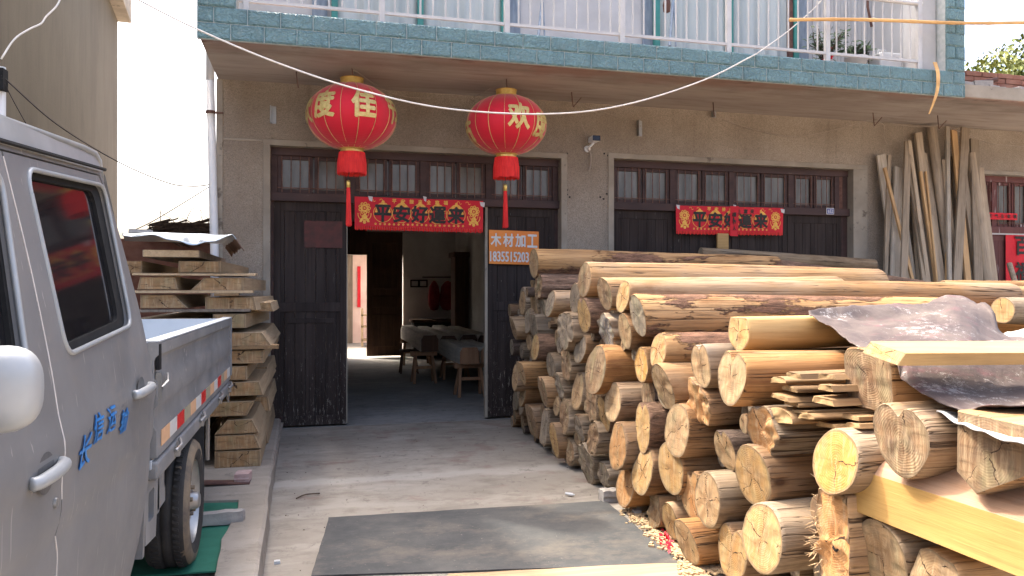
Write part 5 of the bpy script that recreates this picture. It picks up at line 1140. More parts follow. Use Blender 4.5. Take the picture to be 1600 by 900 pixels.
mb = MB(); mb.box(-.70, -.60, 3.36, 3.40, .55, .76); mb.box(-.70, -.60, 3.50, 3.53, .62, .76); mb.box(-.61, -.60, 3.36, 3.53, .56, .76); mb.build('mudguard', M['bed_paint'], truck, bevel=.01)
mb = MB(); mb.tube([(Xo - .01, 4.62, .78), (Xo - .012, 4.62, .50)], .012, 6); mb.build('stay_rod', M['rim'], truck)
mb = MB(); mb.tube([(Xo - .0, 5.45, .79), (Xo + .005, 5.55, .70), (Xo + .0, 5.62, .72), (Xo, 5.62, .80)], .008, 6); mb.build('tail_hook', M['rim'], truck)
mb = MB(); mb.box(-.86, -.585, 4.62, 4.635, .29, .76); mb.build('mudflap', M['flap'], truck, bevel=.003)
mb = MB(); mb.box(-1.75, -.95, -.1, 5.6, .60, .72); mb.build('chassis', M['black_gap'], truck)
def wheel(x, y, side=1):
    rt = .305; w = MB(); s = side
    pr = [(.20, 0), (.215, .012), (.25, .018), (.283, .012), (.298, -.004), (rt, -.022), (rt, -.05), (rt - .006, -.052), (rt - .006, -.062), (rt, -.064), (rt, -.095), (rt - .006, -.097), (rt - .006, -.105), (rt, -.107), (rt, -.15), (.29, -.178), (.25, -.185), (.2, -.17)]
    wt = MB(); n = 72
    wt.lathe([(r, h * s) for r, h in pr], n, (x, y, .415), 'x'); wt.mi = 0
    ty = wt.build('wheel', [M['rubber'], M['tyre_wall']], truck, smooth=True)
    for p in ty.data.polygons:
        if p.center.x * s > (x - .006) * s and (Vector((p.center.y, p.center.z)) - Vector((y, .415))).length > .24: p.material_index = 1
    mb = MB()
    for k in range(60):
        t = 2 * math.pi * k / 60
        for h0, h1 in ((-.022, -.048), (-.112, -.15)):
            q = []
            for hh in (h0, h1):
                for dt in (-.02, .02):
                    for r in (rt - .002, rt + .004): q.append((x + hh * s, y + r * math.cos(t + dt + hh * 1.2), .415 + r * math.sin(t + dt + hh * 1.2)))
            mb.add(q, [(0, 1, 3, 2), (4, 6, 7, 5), (0, 2, 6, 4), (1, 5, 7, 3), (0, 4, 5, 1), (2, 3, 7, 6)])
    mb.build('tread', M['rubber'], ty)
    mb = MB(); n = 48; pr = [(.20, .003), (.198, -.012), (.18, -.03), (.17, -.05), (.155, -.05), (.13, -.035), (.10, -.018), (.075, -.012), (.06, -.02), (.045, -.02), (.04, .02), (.03, .03), (.0, .032)]
    mb.lathe([(r, h * s) for r, h in pr], n, (x, y, .415), 'x'); rm = mb.build('rim', M['rim'], ty, smooth=True)
    mb = MB()
    for k in range(10): t = 2 * math.pi * k / 10; cy, cz = y + .145 * math.cos(t), .415 + .145 * math.sin(t); mb.lathe([(0, -.038 * s), (.014, -.037 * s), (.017, -.044 * s), (0.0, -.046 * s)], 10, (x, cy, cz), 'x')
    mb.build('rim_hole', M['black_gap'], ty)
    mb = MB()
    for k in range(5): t = 2 * math.pi * k / 5 + .3; mb.lathe([(0, .006 * s), (.011, .005 * s), (.012, -.012 * s)], 6, (x, y + .065 * math.cos(t), .415 + .065 * math.sin(t)), 'x')
    mb.build('wheel_nut', M['tyre_wall'], ty)
wheel(-.565, 4.08); wheel(-2.03, 4.08, -1); wheel(-.60, .45); wheel(-2.03, .45, -1)

# ================================================================== THE LOG PILE
T, O_, B_, G_, P_, K_, D_ = 'side_tan', 'side_orange', 'side_brown', 'side_grey', 'side_patch', 'side_bark', 'side_dark'
et, ey, ef, eo, eg, eu, eb = 'end_tan', 'end_yellow', 'end_fresh', 'end_orange', 'end_grey', 'end_bluegrey', 'end_brown'
# cut end centre on the photograph (sight line), its height, width/height, cut, end, side, length, offset along X, label
LOGS = [
 (834, 412, 46, 1, 'r', et, P_, 2.55, 0, 'long topmost log of the pile, beginning over the corner of the orange sign'),
 (841, 447, 40, 1, 'd', eb, K_, 1.9, .02, 'reddish bark covered log right under the topmost long log at the sign'),
 (823, 458, 15, 1, 'r', eb, D_, 1.6, -.05, 'thin dark bark log below the orange sign'),
 (831, 444, 12, 1, 's', et, G_, 1.4, .02, 'small squared end sticking out just below the orange sign'),
 (816, 473, 36, 1, 'r', et, G_, 1.8, 0, 'log with pale oval end at the left rim, two below the orange sign'),
 (824, 500, 42, 1, 'r', eg, G_, 2.0, .0, 'greyish log end near the left rim above the grey squared timber'),
 (803, 510, 34, 1, 'h', eb, G_, 1.7, -.10, 'brown log poking out farthest to the left in front of the dark door'),
 (834, 479, 32, 1, 's', et, G_, 1.8, .03, 'blocky grey log end under the thin dark bark log'),
 (846, 481, 31, 1, 'r', eg, G_, 1.8, .06, 'grey log left of the log with the oval end below the bark covered log'),
 (859, 475, 40, 1, 'r', eg, T, 2.2, -.02, 'tan log with a blue grey oval end below the bark covered log'),
 (833, 506, 34, 1.1, 's', eg, G_, 1.9, -.01, 'grey squared timber at the left part of the pile'),
 (898, 470, 46, 1, 'r', eg, T, 1.9, .02, 'log with pale grey end, left of the yellow heart shaped end'),
 (913, 437, 54, 1, 'r', eb, T, 2.6, -.03, 'long smooth log, second from the top, with a brown hollow in its end'),
 (912, 492, 52, 1, 'h', ey, K_, 1.8, -.04, 'log with a bright yellow heart shaped end and dark bark'),
 (942, 465, 54, 1, 'r', eb, T, 1.9, .0, 'log with dark diagonal splits across its end'),
 (973, 463, 51, 1, 'r', ey, T, 3.1, -.02, 'long smooth log with a bright oval end, third from the top'),
 (962, 476, 40, 1, 'r', eg, G_, 1.9, .12, 'log end half hidden behind the third long log'),
 (947, 515, 50, 1.15, 'd', eu, G_, 1.9, .02, 'big blue grey weathered end in the upper middle of the pile'),
 (976, 517, 52, 1, 'r', et, B_, 2.0, -.02, 'tan oval end just right of the blue grey end'),
 (884, 515, 58, 1.2, 'd', eg, G_, 1.9, -.06, 'knotty driftwood like log with a twisted grey end'),
 (905, 543, 44, 1, 'r', eg, B_, 1.9, .0, 'log with grey end below and right of the knotty twisted log'),
 (826, 531, 30, 1, 'r', et, G_, 1.8, .02, 'pale log end beside the bark striped log at the left rim'),
 (836, 543, 42, 1, 'r', ey, K_, 1.8, -.05, 'bark striped log with golden end at the left part of the pile'),
 (814, 580, 42, 1, 'f', et, T, 2.0, -.10, 'pale cone shaped log pointing left, halfway up the left rim'),
 (805, 596, 42, 1, 'r', et, B_, 1.8, -.10, 'log end farthest left in the lower half, below the pale cone'),
 (860, 571, 39, 1, 'r', eg, G_, 1.9, .0, 'grey round end right of the pale cone shaped log'),
 (884, 568, 54, .9, 'd', eb, G_, 1.8, .0, 'rough twisted brown log below the knotty one'),
 (816, 612, 34, 1, 'r', et, B_, 1.9, -.03, 'brown log under the pale cone shaped log'),
 (848, 611, 42, 1, 'h', eb, T, 1.9, -.06, 'log with a dark stripe down its pale end, right of the brown one'),
 (815, 634, 28, 1, 'r', eg, G_, 1.7, .02, 'small grey end low at the left rim'),
 (874, 606, 42, .8, 'd', eg, G_, 1.8, .0, 'narrow twisted grey log low in the left half'),
 (902, 611, 54, 1, 'h', et, G_, 1.9, .03, 'greenish tan heart shaped end left of the big split log'),
 (930, 578, 72, 1.1, 'r', eb, O_, 2.1, -.10, 'big orange log with a dark heart, the thickest in the left half'),
 (925, 632, 60, .9, 'd', eb, G_, 2.0, .0, 'split log with a ragged bark seam below the big orange log'),
 (957, 628, 60, 1, 'r', et, B_, 2.1, -.05, 'log with a rough greenish end right of the ragged bark seam'),
 (941, 646, 54, .9, 'r', ey, K_, 1.9, .02, 'yellow edged end tucked behind the rough greenish end'),
 (830, 658, 50, 1, 's', eb, B_, 1.9, .0, 'brown squared log lying on the ground at the far left'),
 (850, 667, 54, .6, 's', eg, G_, 1.8, .0, 'thin upright grey slabs on the ground left of the golden end'),
 (868, 690, 54, .8, 'h', ey, B_, 1.9, -.05, 'golden oval end at ground level near the left rim'),
 (869, 634, 30, 1, 'r', et, G_, 1.8, .02, 'small end below the log with the dark stripe'),
 (881, 652, 52, .9, 'd', eb, G_, 1.8, .0, 'leaning brown split log above the golden oval end'),
 (905, 672, 44, .8, 'd', eg, G_, 1.8, -.02, 'grey jagged log between the golden end and the hollow log'),
 (926, 683, 50, 1, 'd', eb, G_, 1.9, -.03, 'log with a dark rotten hollow and bark in its end'),
 (965, 697, 72, .95, 'h', eo, B_, 2.0, -.10, 'bright orange heart shaped end with a dark cleft'),
 (915, 726, 62, 1, 'd', eg, G_, 1.8, .0, 'large grey gnarled log end resting on the ground'),
 (943, 742, 40, 1.1, 'd', eg, G_, 1.8, .02, 'low gnarled grey end right of the large grey one on the ground'),
 (976, 762, 60, 1, 'r', eo, O_, 2.0, -.03, 'reddish tan log on the ground propped by the grey stone'),
 (887, 700, 42, .9, 'd', eb, G_, 1.8, .03, 'bark edged grey piece behind the golden oval end'),
 (1004, 736, 68, .95, 'h', ey, B_, 2.0, -.05, 'cleft pale yellow end above the grey stone'),
 (1004, 666, 72, .8, 'h', ey, K_, 2.0, -.03, 'tall narrow pale end with bark on top, right of the orange heart'),
 (996, 493, 60, 1, 'r', eg, P_, 2.3, -.05, 'long thick log with greenish end and torn bark, fourth from the top'),
 (1028, 548, 52, 1, 'r', eo, P_, 2.1, -.04, 'log with an orange slanting end and dark bark below the fourth long log'),
 (1154, 516, 62, 1, 'f', ey, 'fresh_plank', 1.25, .12, 'pale squared off log with one flat side under the tip of the rusty sheet'),
 (1002, 570, 56, .85, 'r', ef, B_, 1.9, .02, 'yellow orange oval end right of the big orange log'),
 (1036, 604, 68, 1, 'r', et, T, 2.1, -.06, 'log with a smooth tan oval end in the centre of the pile'),
 (1095, 570, 62, .95, 'h', et, G_, 2.1, -.02, 'log with a dark slanting crack at the top of its oval end'),
 (1091, 633, 68, 1, 'd', eo, B_, 2.1, .0, 'broken log end with bark shreds below the cracked oval end'),
 (1143, 598, 84, 1, 'h', et, O_, 2.2, -.08, 'large log with a dark rotten stripe down its end, left of the slab bundle'),
 (1057, 673, 78, 1, 'r', et, B_, 2.1, -.05, 'greenish oval end with a white scar in the centre of the pile'),
 (1133, 703, 62, 1, 'h', et, D_, 2.0, .02, 'shaded end with a pale wedge, left of the broken splintered log'),
 (1050, 733, 80, 1.05, 'r', ey, B_, 2.1, -.04, 'golden tan oval end with radial scars above the split leaning end'),
 (1078, 770, 74, .9, 'h', eo, T, 2.1, -.02, 'orange split end leaning against the golden tan one'),
 (1105, 781, 79, 1.05, 'r', et, G_, 2.2, -.08, 'round pale end with a wide grey side, low in the pile'),
 (1175, 741, 90, 1.1, 'r', ey, B_, 2.2, -.04, 'wide double toned end with a grey patch in its right half'),
 (1072, 847, 66, 1.05, 'r', et, O_, 2.0, -.10, 'log with greenish end lying on the ground at the mat corner'),
 (1047, 814, 58, .9, 'r', ey, T, 1.9, -.03, 'pale end behind the log at the mat corner'),
 (1022, 800, 56, .8, 'd', et, T, 1.9, .0, 'rough upright end on the ground above the sawdust'),
 (1143, 863, 78, 1.05, 'h', ey, B_, 2.0, -.06, 'log on the ground with a curved cut end, right of the mat corner log'),
 (1190, 841, 104, 1, 'r', ey, G_, 2.2, -.10, 'large round end with many rings, low at the front of the pile'),
 (1190, 672, 74, 1.05, 'd', eo, G_, 2.2, -.02, 'splintered hollow log end under the slab bundle'),
 (1197, 628, 38, 1, 'r', et, G_, 2.0, .10, 'small end peeping out behind the splintered hollow log'),
 (1304, 722, 98, 1, 'r', ef, G_, 2.0, -.08, 'freshly cut bright orange yellow oval end'),
 (1406, 685, 104, 1.05, 'h', eb, T, 2.2, -.05, 'big weathered grey brown end with a curved crack beside the fresh yellow one'),
 (1356, 593, 94, 1.1, 's', eb, T, 2.2, .08, 'large rounded square end with a cracked pith under the rusty sheet'),
 (1376, 868, 104, 1.1, 'r', et, G_, 2.0, .02, 'round cracked end under the bright sawn beam'),
 (1458, 903, 84, 1.2, 'q', et, T, 2.0, .02, 'low cracked end at the bottom edge under the bright sawn beam'),
]
items = []
for i, (px, py, h, asp, sh, en, sd, L, dx, lab) in enumerate(LOGS):
    X = 2.0 + dx; p = onX(px, py, X); t = X / ray(px, py).x; rz_ = h / 2 * t / 1200 * 1.06; ry = rz_ * asp
    if sh == 'h': rz_ *= 1.06
    items.append([p.y, p.z, ry, rz_, X, i, p.y, p.z])
for it in range(60):
    for a in range(len(items)):
        for b in range(a + 1, len(items)):
            A_, B2 = items[a], items[b]; dy, dz = B2[0] - A_[0], B2[1] - A_[1]; d = math.hypot(dy, dz) + 1e-6; r = (A_[2] + A_[3] + B2[2] + B2[3]) / 2 * .86
            if d < r:
                k = (r - d) * .22; A_[0] -= dy / d * k; A_[1] -= dz / d * k; B2[0] += dy / d * k; B2[1] += dz / d * k
    for A_ in items:
        A_[0] += (A_[6] - A_[0]) * .16; A_[1] += (A_[7] - A_[1]) * .16; A_[1] = max(A_[1], A_[3] * .97 + .005); A_[0] = min(A_[0], 8.18)
for A_ in items:       # what still overlaps loses a little girth
    for B2 in items:
        if A_ is not B2:
            d = math.hypot(B2[0] - A_[0], B2[1] - A_[1]); r = (A_[2] + A_[3] + B2[2] + B2[3]) / 2
            if d < r * .8: f = max(.88, (d / .8 / r)); A_[2] *= f ** .5; A_[3] *= f ** .5
GRP = 'cut logs of the pile in front of the workshop'
for y, z, ry, rz_, X, i, _, _ in items:
    px, py, h, asp, sh, en, sd, L, dx, lab = LOGS[i]; rnd = random.Random(100 + i)
    sec = section(sh, rnd, ry, rz_, 60)
    yaw = rnd.uniform(-.03, .03) - (.0 if y < 7.6 else .03)
    timber('log', sec, L, (X, y, z), yaw, [M[sd], M[en]], lab, 'log', GRP, taper=rnd.uniform(0, .12), bend=.018, rough=.05 if sd in (P_, K_, D_) else .034, seed=i + 1, pitch=rnd.uniform(-.006, .006), tilt=rnd.uniform(-.28, .22), knots=rnd.choice((0, 1, 2, 3)), endrough=.022 if sh == 'd' else .007)
# logs seen only as dark ends deep in the gaps
fill = []; rnd = random.Random(77)
def top(Y): return 1.5 if Y > 6 else (1.36 if Y > 4.6 else (1.2 if Y > 3.2 else .62))
for k in range(9000):
    Y = rnd.uniform(2.1, 8.0); z = rnd.uniform(.05, 1.45)
    if z > top(Y) - .1: continue
    r = min([math.hypot(Y - a[0], z - a[1]) - (a[2] + a[3]) / 2 * .97 for a in items] + [math.hypot(Y - a[0], z - a[1]) - a[2] for a in fill] + [z, 8.2 - Y])
    if r > .036: fill.append((Y, z, min(r, .12)))
for k, (Y, z, r) in enumerate(fill):
    rn = random.Random(k); timber('log', section('r', rn, r * .98, r * .98, 20), 1.8, (2.1 + rn.uniform(-.06, .09), Y, z), 0, [M[rn.choice((B_, G_, D_))], M[rn.choice((eb, eg))]], 'thin log end wedged in a gap between the thicker logs of the pile', 'log', 'thin logs filling the gaps of the pile', seed=k + 300, segs=5, endrough=.006)

# long bark strip left on the third log, and bark on the topmost
# the splintered vertical block
p = onX(1300, 838, 1.95); rn = random.Random(8); sec = [(.085 + .012 * nz(k, 1), z) for k, z in []]
poly = [(-.10, -.19), (.06, -.22), (.10, -.05), (.085, .17), (-.09, .18), (-.105, .0)]
blk = timber('split_log', resample_round(poly, 48), 1.9, p, 0, [M[T], M[eo]], 'upright ragged slab end with a dark knot hole below the fresh yellow end', 'log', GRP, rough=.05, seed=81, endrough=.035)
mb = MB()
for i in range(55):
    c = Vector((-.005, .085 + rn.gauss(0, .02) + .0, -.02 + rn.gauss(0, .06))); d = Vector((-1, .5 + rn.gauss(0, .5), rn.gauss(0, .6))).normalized(); mb.tube([c, c + d * rn.uniform(.015, .045)], [.003, .0008], 4, False)
mb.build('splinters', M['sawdust'], blk, loc=(0, 0, 0), fix=False)
mb = MB(); mb.lathe([(0, 0), (.014, 0), (.02, .004), (.016, .012)], 9, (-.012, -.03, -.03), 'x'); mb.build('knot_hole', M['black_gap'], blk, loc=(0, 0, 0))

# beam lying crosswise, squared timber, board and sheet
a = onX(1342, 755, 1.99); 
poly = [(-.14, -.125), (.125, -.125), (.135, .04), (.06, .115), (-.13, .10)]
def beam(name, poly, L, pos, rz, mats, label, **k): return timber(name, resample(poly, 40), L, pos, rz, mats, label, 'timber', 'sawn timbers on the log pile', rough=.01, smooth=False, **k)
bx = (2.125, 2.62, .735)
poly = [(.135, -.115), (.135, .045), (.10, .085), (.02, .125), (-.13, .115), (-.135, -.115)]     # local +Y faces away from the pile here
bmo = beam('sawn_beam', [(-y, z) for y, z in poly], 1.75, bx, R(-90), [M['fresh_beam'], M['end_yellow']], 'bright yellow sawn beam with one waney pinkish edge lying across the front of the pile', seed=5, bend=.004)
bmo.data.materials.append(M['pink_wood'])
for p_ in bmo.data.polygons:
    if p_.material_index == 0 and p_.normal.z > .25: p_.material_index = 2
p = onX(1546, 737, 1.97); p.z = max(p.z, .90 + .02)
poly = [(-.125, -.07), (-.05, -.125), (.12, -.03), (.125, .12), (-.12, .125)]
beam('squared_log', [(-y, z) for y, z in poly], 2.0, (1.97, p.y, p.z + .03), 0, [M[T], M[eb]], 'big squared timber end with a star crack at the right edge on the bright beam', seed=22)
bpos = Vector((1.93, 2.26, 1.195)); poly = [(-.095, -.022), (.095, -.022), (.085, .022), (-.1, .022)]
bd2 = timber('thick_board', resample([(y, z) for y, z in poly], 40), 2.6, (1.93, 2.27, 1.235), R(-1.5), [M['fresh_plank'], M['end_yellow']], 'long pale yellow board lying on top of the rusty sheet', 'board', rough=.006, smooth=False, seed=4, tilt=.5, pitch=0)
bd2.rotation_euler = (R(9), R(.6), R(-2))
# rusty sheet draped over the pile
top_e = [onY(1263, 492, 3.42), onY(1320, 496, 3.45), onY(1380, 494, 3.5), onY(1430, 482, 3.6), onY(1475, 465, 3.7), onY(1512, 466, 3.68), onY(1540, 497, 3.5), onY(1576, 528, 3.3), onY(1650, 545, 3.2)]
bot_e = [onY(1267, 494, 3.36), onY(1305, 518, 3.05), onY(1345, 548, 2.72), onY(1388, 578, 2.45), onY(1432, 606, 2.24), onY(1490, 638, 2.06), onY(1556, 668, 1.92), onY(1640, 655, 1.86), onY(1760, 640, 1.84)]
def along(P, u): f = u * (len(P) - 1); i = min(int(f), len(P) - 2); c = catmull(P[max(0, i - 1):i + 3], 8); q = min(max(i, 0), 1); return c[min(len(c) - 1, int(round((q + f - i) * 8)))] if False else P[i].lerp(P[i + 1], f - i)
te, be = catmull(top_e, 12), catmull(bot_e, 12)
def shf(u, v):
    p = along(te, u).lerp(along(be, u), v); w = math.sin(v * math.pi)
    z = p.z + w * (.010 * nz(p.x * 3, p.y * 3) - .04 * w * u) + .008 * nz(p.x * 9, p.y * 9, 3)
    for (ly, lz, lry, lrz, lx, _, _, _) in obst:
        if p.x > lx - .03 and abs(p.y - ly) < lry + .03: z = max(z, lz + lrz * math.sqrt(max(0, 1 - ((p.y - ly) / (lry + .03)) ** 2)) + .022)
    return Vector((p.x, p.y, z))
obst = [tuple(i) for i in items] + [(onX(1546, 737, 1.97).y, .95, .13, .128, 1.95, 0, 0, 0)]
gm = grid_mesh(90, 50, shf); NU = 91
fix_ = {j * NU + i for j in (0, 50) for i in range(NU)} | {j * NU + i for j in range(51) for i in (0,)}
zz_ = [v[2] for v in gm.v]
for it in range(10):
    z2 = zz_[:]
    for j in range(51):
        for i in range(NU):
            k = j * NU + i
            if k in fix_: continue
            nb_ = [zz_[k - NU], zz_[k + NU], zz_[k - 1]] + ([zz_[k + 1]] if i < NU - 1 else []); z2[k] = .35 * zz_[k] + .65 * sum(nb_) / len(nb_)
    zz_ = z2
gm.v = [(v[0], v[1], z + .006 * nz(v[0] * 13, v[1] * 13) - .022 * abs(nz(v[0] * 3.1 + v[1] * 2, v[1] * 3.3, 2)) - .010 * abs(nz(v[0] * 8, v[1] * 9, 7)) + .008 + .004 * nz(v[0] * 31, v[1] * 29, 4)) for v, z in zip(gm.v, zz_)]
sh = gm.build('rusty_sheet', M['sheet'], fix=False, smooth=True); sh.modifiers.new('s', 'SOLIDIFY').thickness = .004
tag(sh, 'crumpled purple brown metal sheet with white paint splashes draped over the pile', 'metal sheet')
# white sheets showing at the right
a, b, c, d = onX(1463, 641, 2.02), onX(1610, 694, 1.80), onX(1700, 690, 2.3), onX(1530, 640, 2.5)
ws = grid_mesh(30, 12, lambda u, v: a.lerp(b, u).lerp(d.lerp(c, u), v) + Vector((0, 0, .012 * nz(u * 6, v * 4) - .012 * math.sin(u * 3)))).build('white_sheet', M['white_sheet'], fix=False, smooth=True); ws.modifiers.new('s', 'SOLIDIFY').thickness = .006
tag(ws, 'torn white sheet edge between the rusty sheet and the squared timber', 'sheet')
a, b, c, d = onY(1555, 524, 3.5), onY(1700, 560, 3.2), onY(1700, 480, 4.1), onY(1600, 514, 4.0)
ws = grid_mesh(12, 8, lambda u, v: a.lerp(b, u).lerp(d.lerp(c, u), v) + Vector((0, 0, .01 * nz(u * 6, v * 4)))).build('white_board', M['white_sheet'], fix=False, smooth=True); ws.modifiers.new('s', 'SOLIDIFY').thickness = .01
tag(ws, 'white board corner behind the rusty sheet at the right edge', 'sheet')

# bundle of thin slabs
SL = [(1180, 558, .14, .022, 'uppermost long thin slab with a bark edged tip beside the flat sided log', .03), (1192, 568, .15, .022, 'second long thin slab from the top of the bundle', .05), (1228, 586, .10, .018, 'short thin slab behind the grey tipped one', .10),
      (1222, 598, .13, .026, 'slab with a grey bevelled tip halfway up the bundle', -.02), (1247, 589, .11, .024, 'slab with a wide pale lens shaped end in the upper bundle', -.03), (1300, 591, .12, .022, 'slab with a dark tip touching the rounded square end', .0),
      (1240, 611, .12, .022, 'slab with greenish half moon end in the middle of the bundle', .0), (1226, 624, .15, .020, 'thin slab with a pale split tip low in the bundle', -.04), (1296, 609, .10, .026, 'grey slab end just under the rounded square end', -.05),
      (1243, 634, .12, .026, 'half moon slab below the pale split tip', .0), (1294, 630, .14, .028, 'broad slab with a pale curved end at the right of the bundle', -.06), (1256, 646, .12, .014, 'very thin slab between two thicker ones low in the bundle', .0),
      (1266, 655, .12, .020, 'slab with ragged yellow tip near the bottom of the bundle', -.02), (1336, 655, .10, .018, 'small bright slab tip beside the big weathered end', .0), (1340, 668, .09, .020, 'lowest bright slab tip of the bundle', -.02), (1226, 660, .24, .060, 'large slanting slab with a flat greenish face at the bottom of the bundle', -.03), (1300, 668, .14, .022, 'brown slab along the bottom of the bundle', .06)]
placed = []
for i, (px, py, w, th, lab, dx) in enumerate(SL):
    X = 2.02 + dx; q = onX(px, py, X); rn = random.Random(i + 500); th *= .95
    sec = [(w / 2 * math.cos(t), th * (max(math.sin(t), -.18) * 1.0)) for t in [2 * math.pi * k / 32 for k in range(32)]]
    if i % 3: a_, b_ = rn.uniform(.0, .35), rn.uniform(0, .35); sec = resample([(-w / 2, -th * .3), (w / 2, -th * .3), (w / 2 * (1 - a_), th * .65), (-w / 2 * (1 - b_), th * .65)], 28)
    timber('thin_slab', sec, rn.uniform(1.5, 1.9), (X, q.y + w * .25, q.z), rn.uniform(-.05, .02), [M['slab'], M['slab_end']], lab, 'slab', 'thin slabs bundled in the pile', rough=.03, smooth=not i % 3, seed=i + 40, segs=8, pitch=rn.uniform(-.004, .012), endrough=.012, tilt=0).rotation_euler.x = rn.uniform(-.12, .05)
    o = bpy.data.objects[-1] if False else None

# logs lying behind and to the right on top of the far part
def ln(pa, pb, Ya, Yb, da, db, en, sd, lab, seed, sh='r'):
    a, b = onY(*pa, Ya), onY(*pb, Yb); d = b - a; L = d.length; rn = random.Random(seed)
    return timber('log', section(sh, rn, da / 2, da / 2), L, a, math.atan2(d.y, d.x), [M[sd], M[en]], lab, 'log', 'logs lying on the far and right part of the pile', taper=1 - db / da, bend=.01, rough=.03, seed=seed, pitch=-math.asin(d.z / L), knots=2)
ln((1094, 399), (1366, 417), 7.55, 7.3, .17, .15, eg, G_, 'dull grey log at the very back against the closed doors', 201)
ln((1216, 420), (1440, 447), 7.0, 6.6, .20, .15, eb, K_, 'bark covered log behind the topmost logs, right of the long one', 202)
ln((1195, 436), (1425, 462), 6.2, 5.9, .18, .17, eg, K_, 'rough log with torn bark right of the second long log', 203)
ln((1300, 446), (1480, 470), 5.6, 5.3, .20, .18, eb, B_, 'brown log end behind the two long smooth logs', 204)
ln((1444, 464), (1700, 468), 4.85, 4.9, .19, .21, eo, T, 'smooth log with a round tan end behind the bump of the rusty sheet', 205)
ln((1472, 452), (1700, 452), 5.25, 5.2, .15, .16, et, T, 'pale log running to the right edge behind the round tan end', 206)
ln((1566, 485), (1760, 490), 4.1, 4.1, .185, .19, ey, G_, 'log with a round fibrous end at the right edge beyond the rusty sheet', 207)
ln((1480, 500), (1760, 512), 4.4, 4.3, .19, .19, et, O_, 'orange tan log under the round fibrous end at the right edge', 208)
ln((1400, 478), (1600, 484), 5.1, 5.0, .16, .16, eb, B_, 'shaded log under the smooth one with the round tan end', 209)
# second row of logs holding them up
rn = random.Random(31); k = 0; fill2 = []
for c in range(7):
    zz = .1 + c * .178
    for j in range(11):
        Y = 4.1 + j * .2 + (c % 2) * .1 - .0
        if Y > 6.9 or (zz > 1.15 and Y < 4.6): continue
        if zz > 1.2: continue
        k += 1; fill2.append((Y, zz))
for i, (Y, zz) in enumerate(fill2):
    if zz < .75: continue
    timber('log', section('r', random.Random(i), .088, .088, 16), 2.4, (4.62 + rn.uniform(0, .1), Y, zz), 0, [M[B_], M[eb]], 'log of the second row, hidden under the logs at the right', 'log', 'logs of the second row', seed=i + 700, segs=4)

# ================================================================== leaning planks
PL = [ # top px, bottom px, width m, thick, new?
 ((1376, 242), (1412, 455), .13, .03, 0, 'wide grey plank, first from the left of the leaning planks'), ((1389, 243), (1398, 300), .05, .03, 0, 'short dark lath beside the first leaning plank'),
 ((1404, 262), (1412, 340), .13, .03, 0, 'short wide pale grey plank near the left of the leaning planks'), ((1382, 262), (1434, 445), .035, .03, 1, 'thin tan lath slanting across the left leaning planks'),
 ((1418, 222), (1428, 330), .09, .03, 0, 'dark plank reaching high left of the pointed one'), ((1420, 220), (1455, 440), .05, .03, 0, 'pointed grey lath in the left half of the leaning planks'),
 ((1434, 208), (1466, 330), .10, .04, 0, 'thick brown grey board rising above its neighbours'), ((1455, 200), (1492, 330), .13, .07, 0, 'round brown pole with worn bark in the middle of the leaning planks'),
 ((1480, 198), (1487, 440), .05, .03, 0, 'narrow grey lath reaching highest in the middle'), ((1490, 203), (1520, 360), .08, .03, 1, 'fresh orange brown plank leaning in the middle'),
 ((1438, 268), (1470, 440), .03, .03, 1, 'first of two thin fresh laths side by side'), ((1446, 268), (1472, 440), .02, .03, 1, 'second of two thin fresh laths side by side'),
 ((1430, 308), (1452, 440), .12, .04, 0, 'wide rough grey plank ending halfway up'), ((1465, 320), (1482, 440), .13, .06, 0, 'thick round topped post among the leaning planks'),
 ((1481, 293), (1492, 440), .035, .03, 1, 'fresh yellow lath right of the round topped post'), ((1497, 310), (1505, 440), .035, .03, 1, 'short fresh yellow lath ending halfway up'),
 ((1500, 240), (1535, 440), .09, .04, 0, 'grey board behind the fresh orange brown plank'), ((1516, 240), (1548, 440), .10, .08, 0, 'round grey pole at the right of the leaning planks'), ((1504, 355), (1522, 440), .12, .03, 0, 'whitish stained plank low at the right'),
 ((1530, 352), (1546, 442), .16, .07, 0, 'broken stub with a hollow at the foot of the right pole'), ((1410, 335), (1440, 445), .11, .03, 0, 'pale plank low behind the thin slanting lath'), ((1442, 240), (1470, 440), .10, .03, 0, 'dark grey board in the shadow of the middle planks'),
 ((1522, 218), (1540, 300), .13, .03, 0, 'dark board end high at the right behind the poles'), ((1508, 200), (1514, 230), .12, .03, 0, 'dark square board end at the top right of the leaning planks'), ((1395, 330), (1420, 445), .1, .03, 0, 'grey board behind the first leaning plank'), ((1475, 250), (1500, 440), .09, .03, 0, 'grey brown board between the round pole and the fresh plank')]
for k, (tx_, ty_) in enumerate([(1386, 300), (1400, 285), (1424, 262), (1446, 250), (1462, 232), (1472, 262), (1490, 245), (1506, 262), (1513, 290), (1530, 262)]):
    PL.append(((tx_, ty_), (tx_ + 30, 445), .12, .025, 0, 'weathered board at the back of the leaning bundle, %s' % ['far left', 'second from the left', 'behind the dark plank', 'left of the middle pole', 'behind the middle pole', 'right of the middle pole', 'behind the highest lath', 'behind the fresh orange brown plank', 'lower at the right', 'far right'][k]))
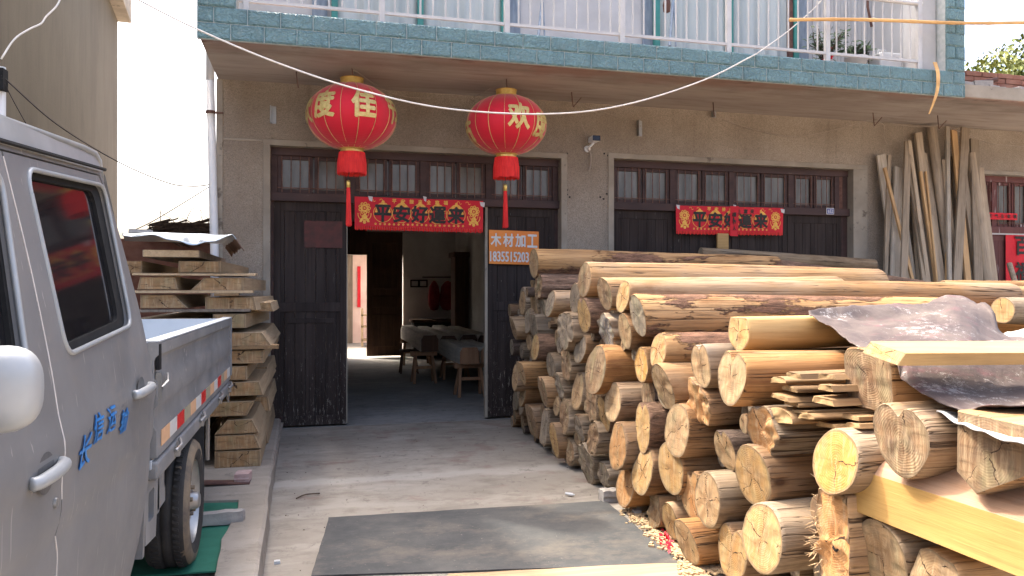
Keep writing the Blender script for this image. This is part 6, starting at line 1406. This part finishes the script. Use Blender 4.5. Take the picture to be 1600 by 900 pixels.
for i, (pt, pb, w, th, new, lab) in enumerate(PL):
    yt = (8.27 if i < 26 else 8.33) - .012 * (i % 6) - (.0 if i not in (3, 8, 10, 11, 14, 15) else .06); a = onY(pt[0], pt[1], yt)
    zb = 0.02; b = onY(pb[0], pb[1], yt - .30 - .03 * (i % 5)); d = (b - a); s = (a.z - zb) / max(.3, (a.z - b.z)); b = a + Vector((d.x * min(s, 2.6), -(.45 + .06 * (i % 5)), zb - a.z))
    d = b - a; L = d.length; X = d.normalized(); side = Vector((0, 1, 0)).cross(X).normalized(); nrm = X.cross(side)
    if th >= .06: sec = section('r', random.Random(i), th * .75, w * .5, 24)
    else: sec = resample([(-th / 2, -w / 2), (th / 2, -w / 2), (th / 2 - .003, w / 2), (-th / 2, w / 2)], 20)
    m = [M['new_plank'], M['end_tan']] if new else [M['old_plank'], M['end_grey']]
    m = [M['lean_new'], M['end_tan']] if new else [M['lean_pale'] if i in (2, 18, 20, 0, 8, 19) else M['lean_old'], M['end_grey']]
    o = timber('leaning_plank', sec, L, (0, 0, 0), 0, m, lab, 'plank', 'planks leaning on the wall', rough=.02 if th < .06 else .06, bend=.008, seed=i + 90, smooth=th >= .06, segs=10, tilt=.2 if i % 3 == 0 else 0)
    mt = Matrix((( X.x, -nrm.x, side.x, a.x), (X.y, -nrm.y, side.y, a.y), (X.z, -nrm.z, side.z, a.z), (0, 0, 0, 1)))
    if mt.to_3x3().determinant() < 0: mt = Matrix(((X.x, nrm.x, side.x, a.x), (X.y, nrm.y, side.y, a.y), (X.z, nrm.z, side.z, a.z), (0, 0, 0, 1)))
    o.rotation_euler = mt.to_euler(); o.location = a
# pale board standing against the closed doors, stake at the red door
a, b = onY(1128, 365, 8.40), onY(1128, 400, 8.40); mb = MB(); mb.box(a.x - .075, a.x + .075, 8.37, 8.40, .03, a.z); tag(mb.build('pale_board', M['fresh_plank'], bevel=.003), 'pale yellow board standing on end under the right banner', 'board')
a, b = onY(1577, 412, 8.2), onY(1587, 444, 8.05); mb = MB(); mb.tube([a, a + (b - a) * 5.2 * .95], .034, 10); tag(mb.build('wooden_stake', M['lean_old']), 'grey round stake standing in front of the tall red couplet', 'stake')
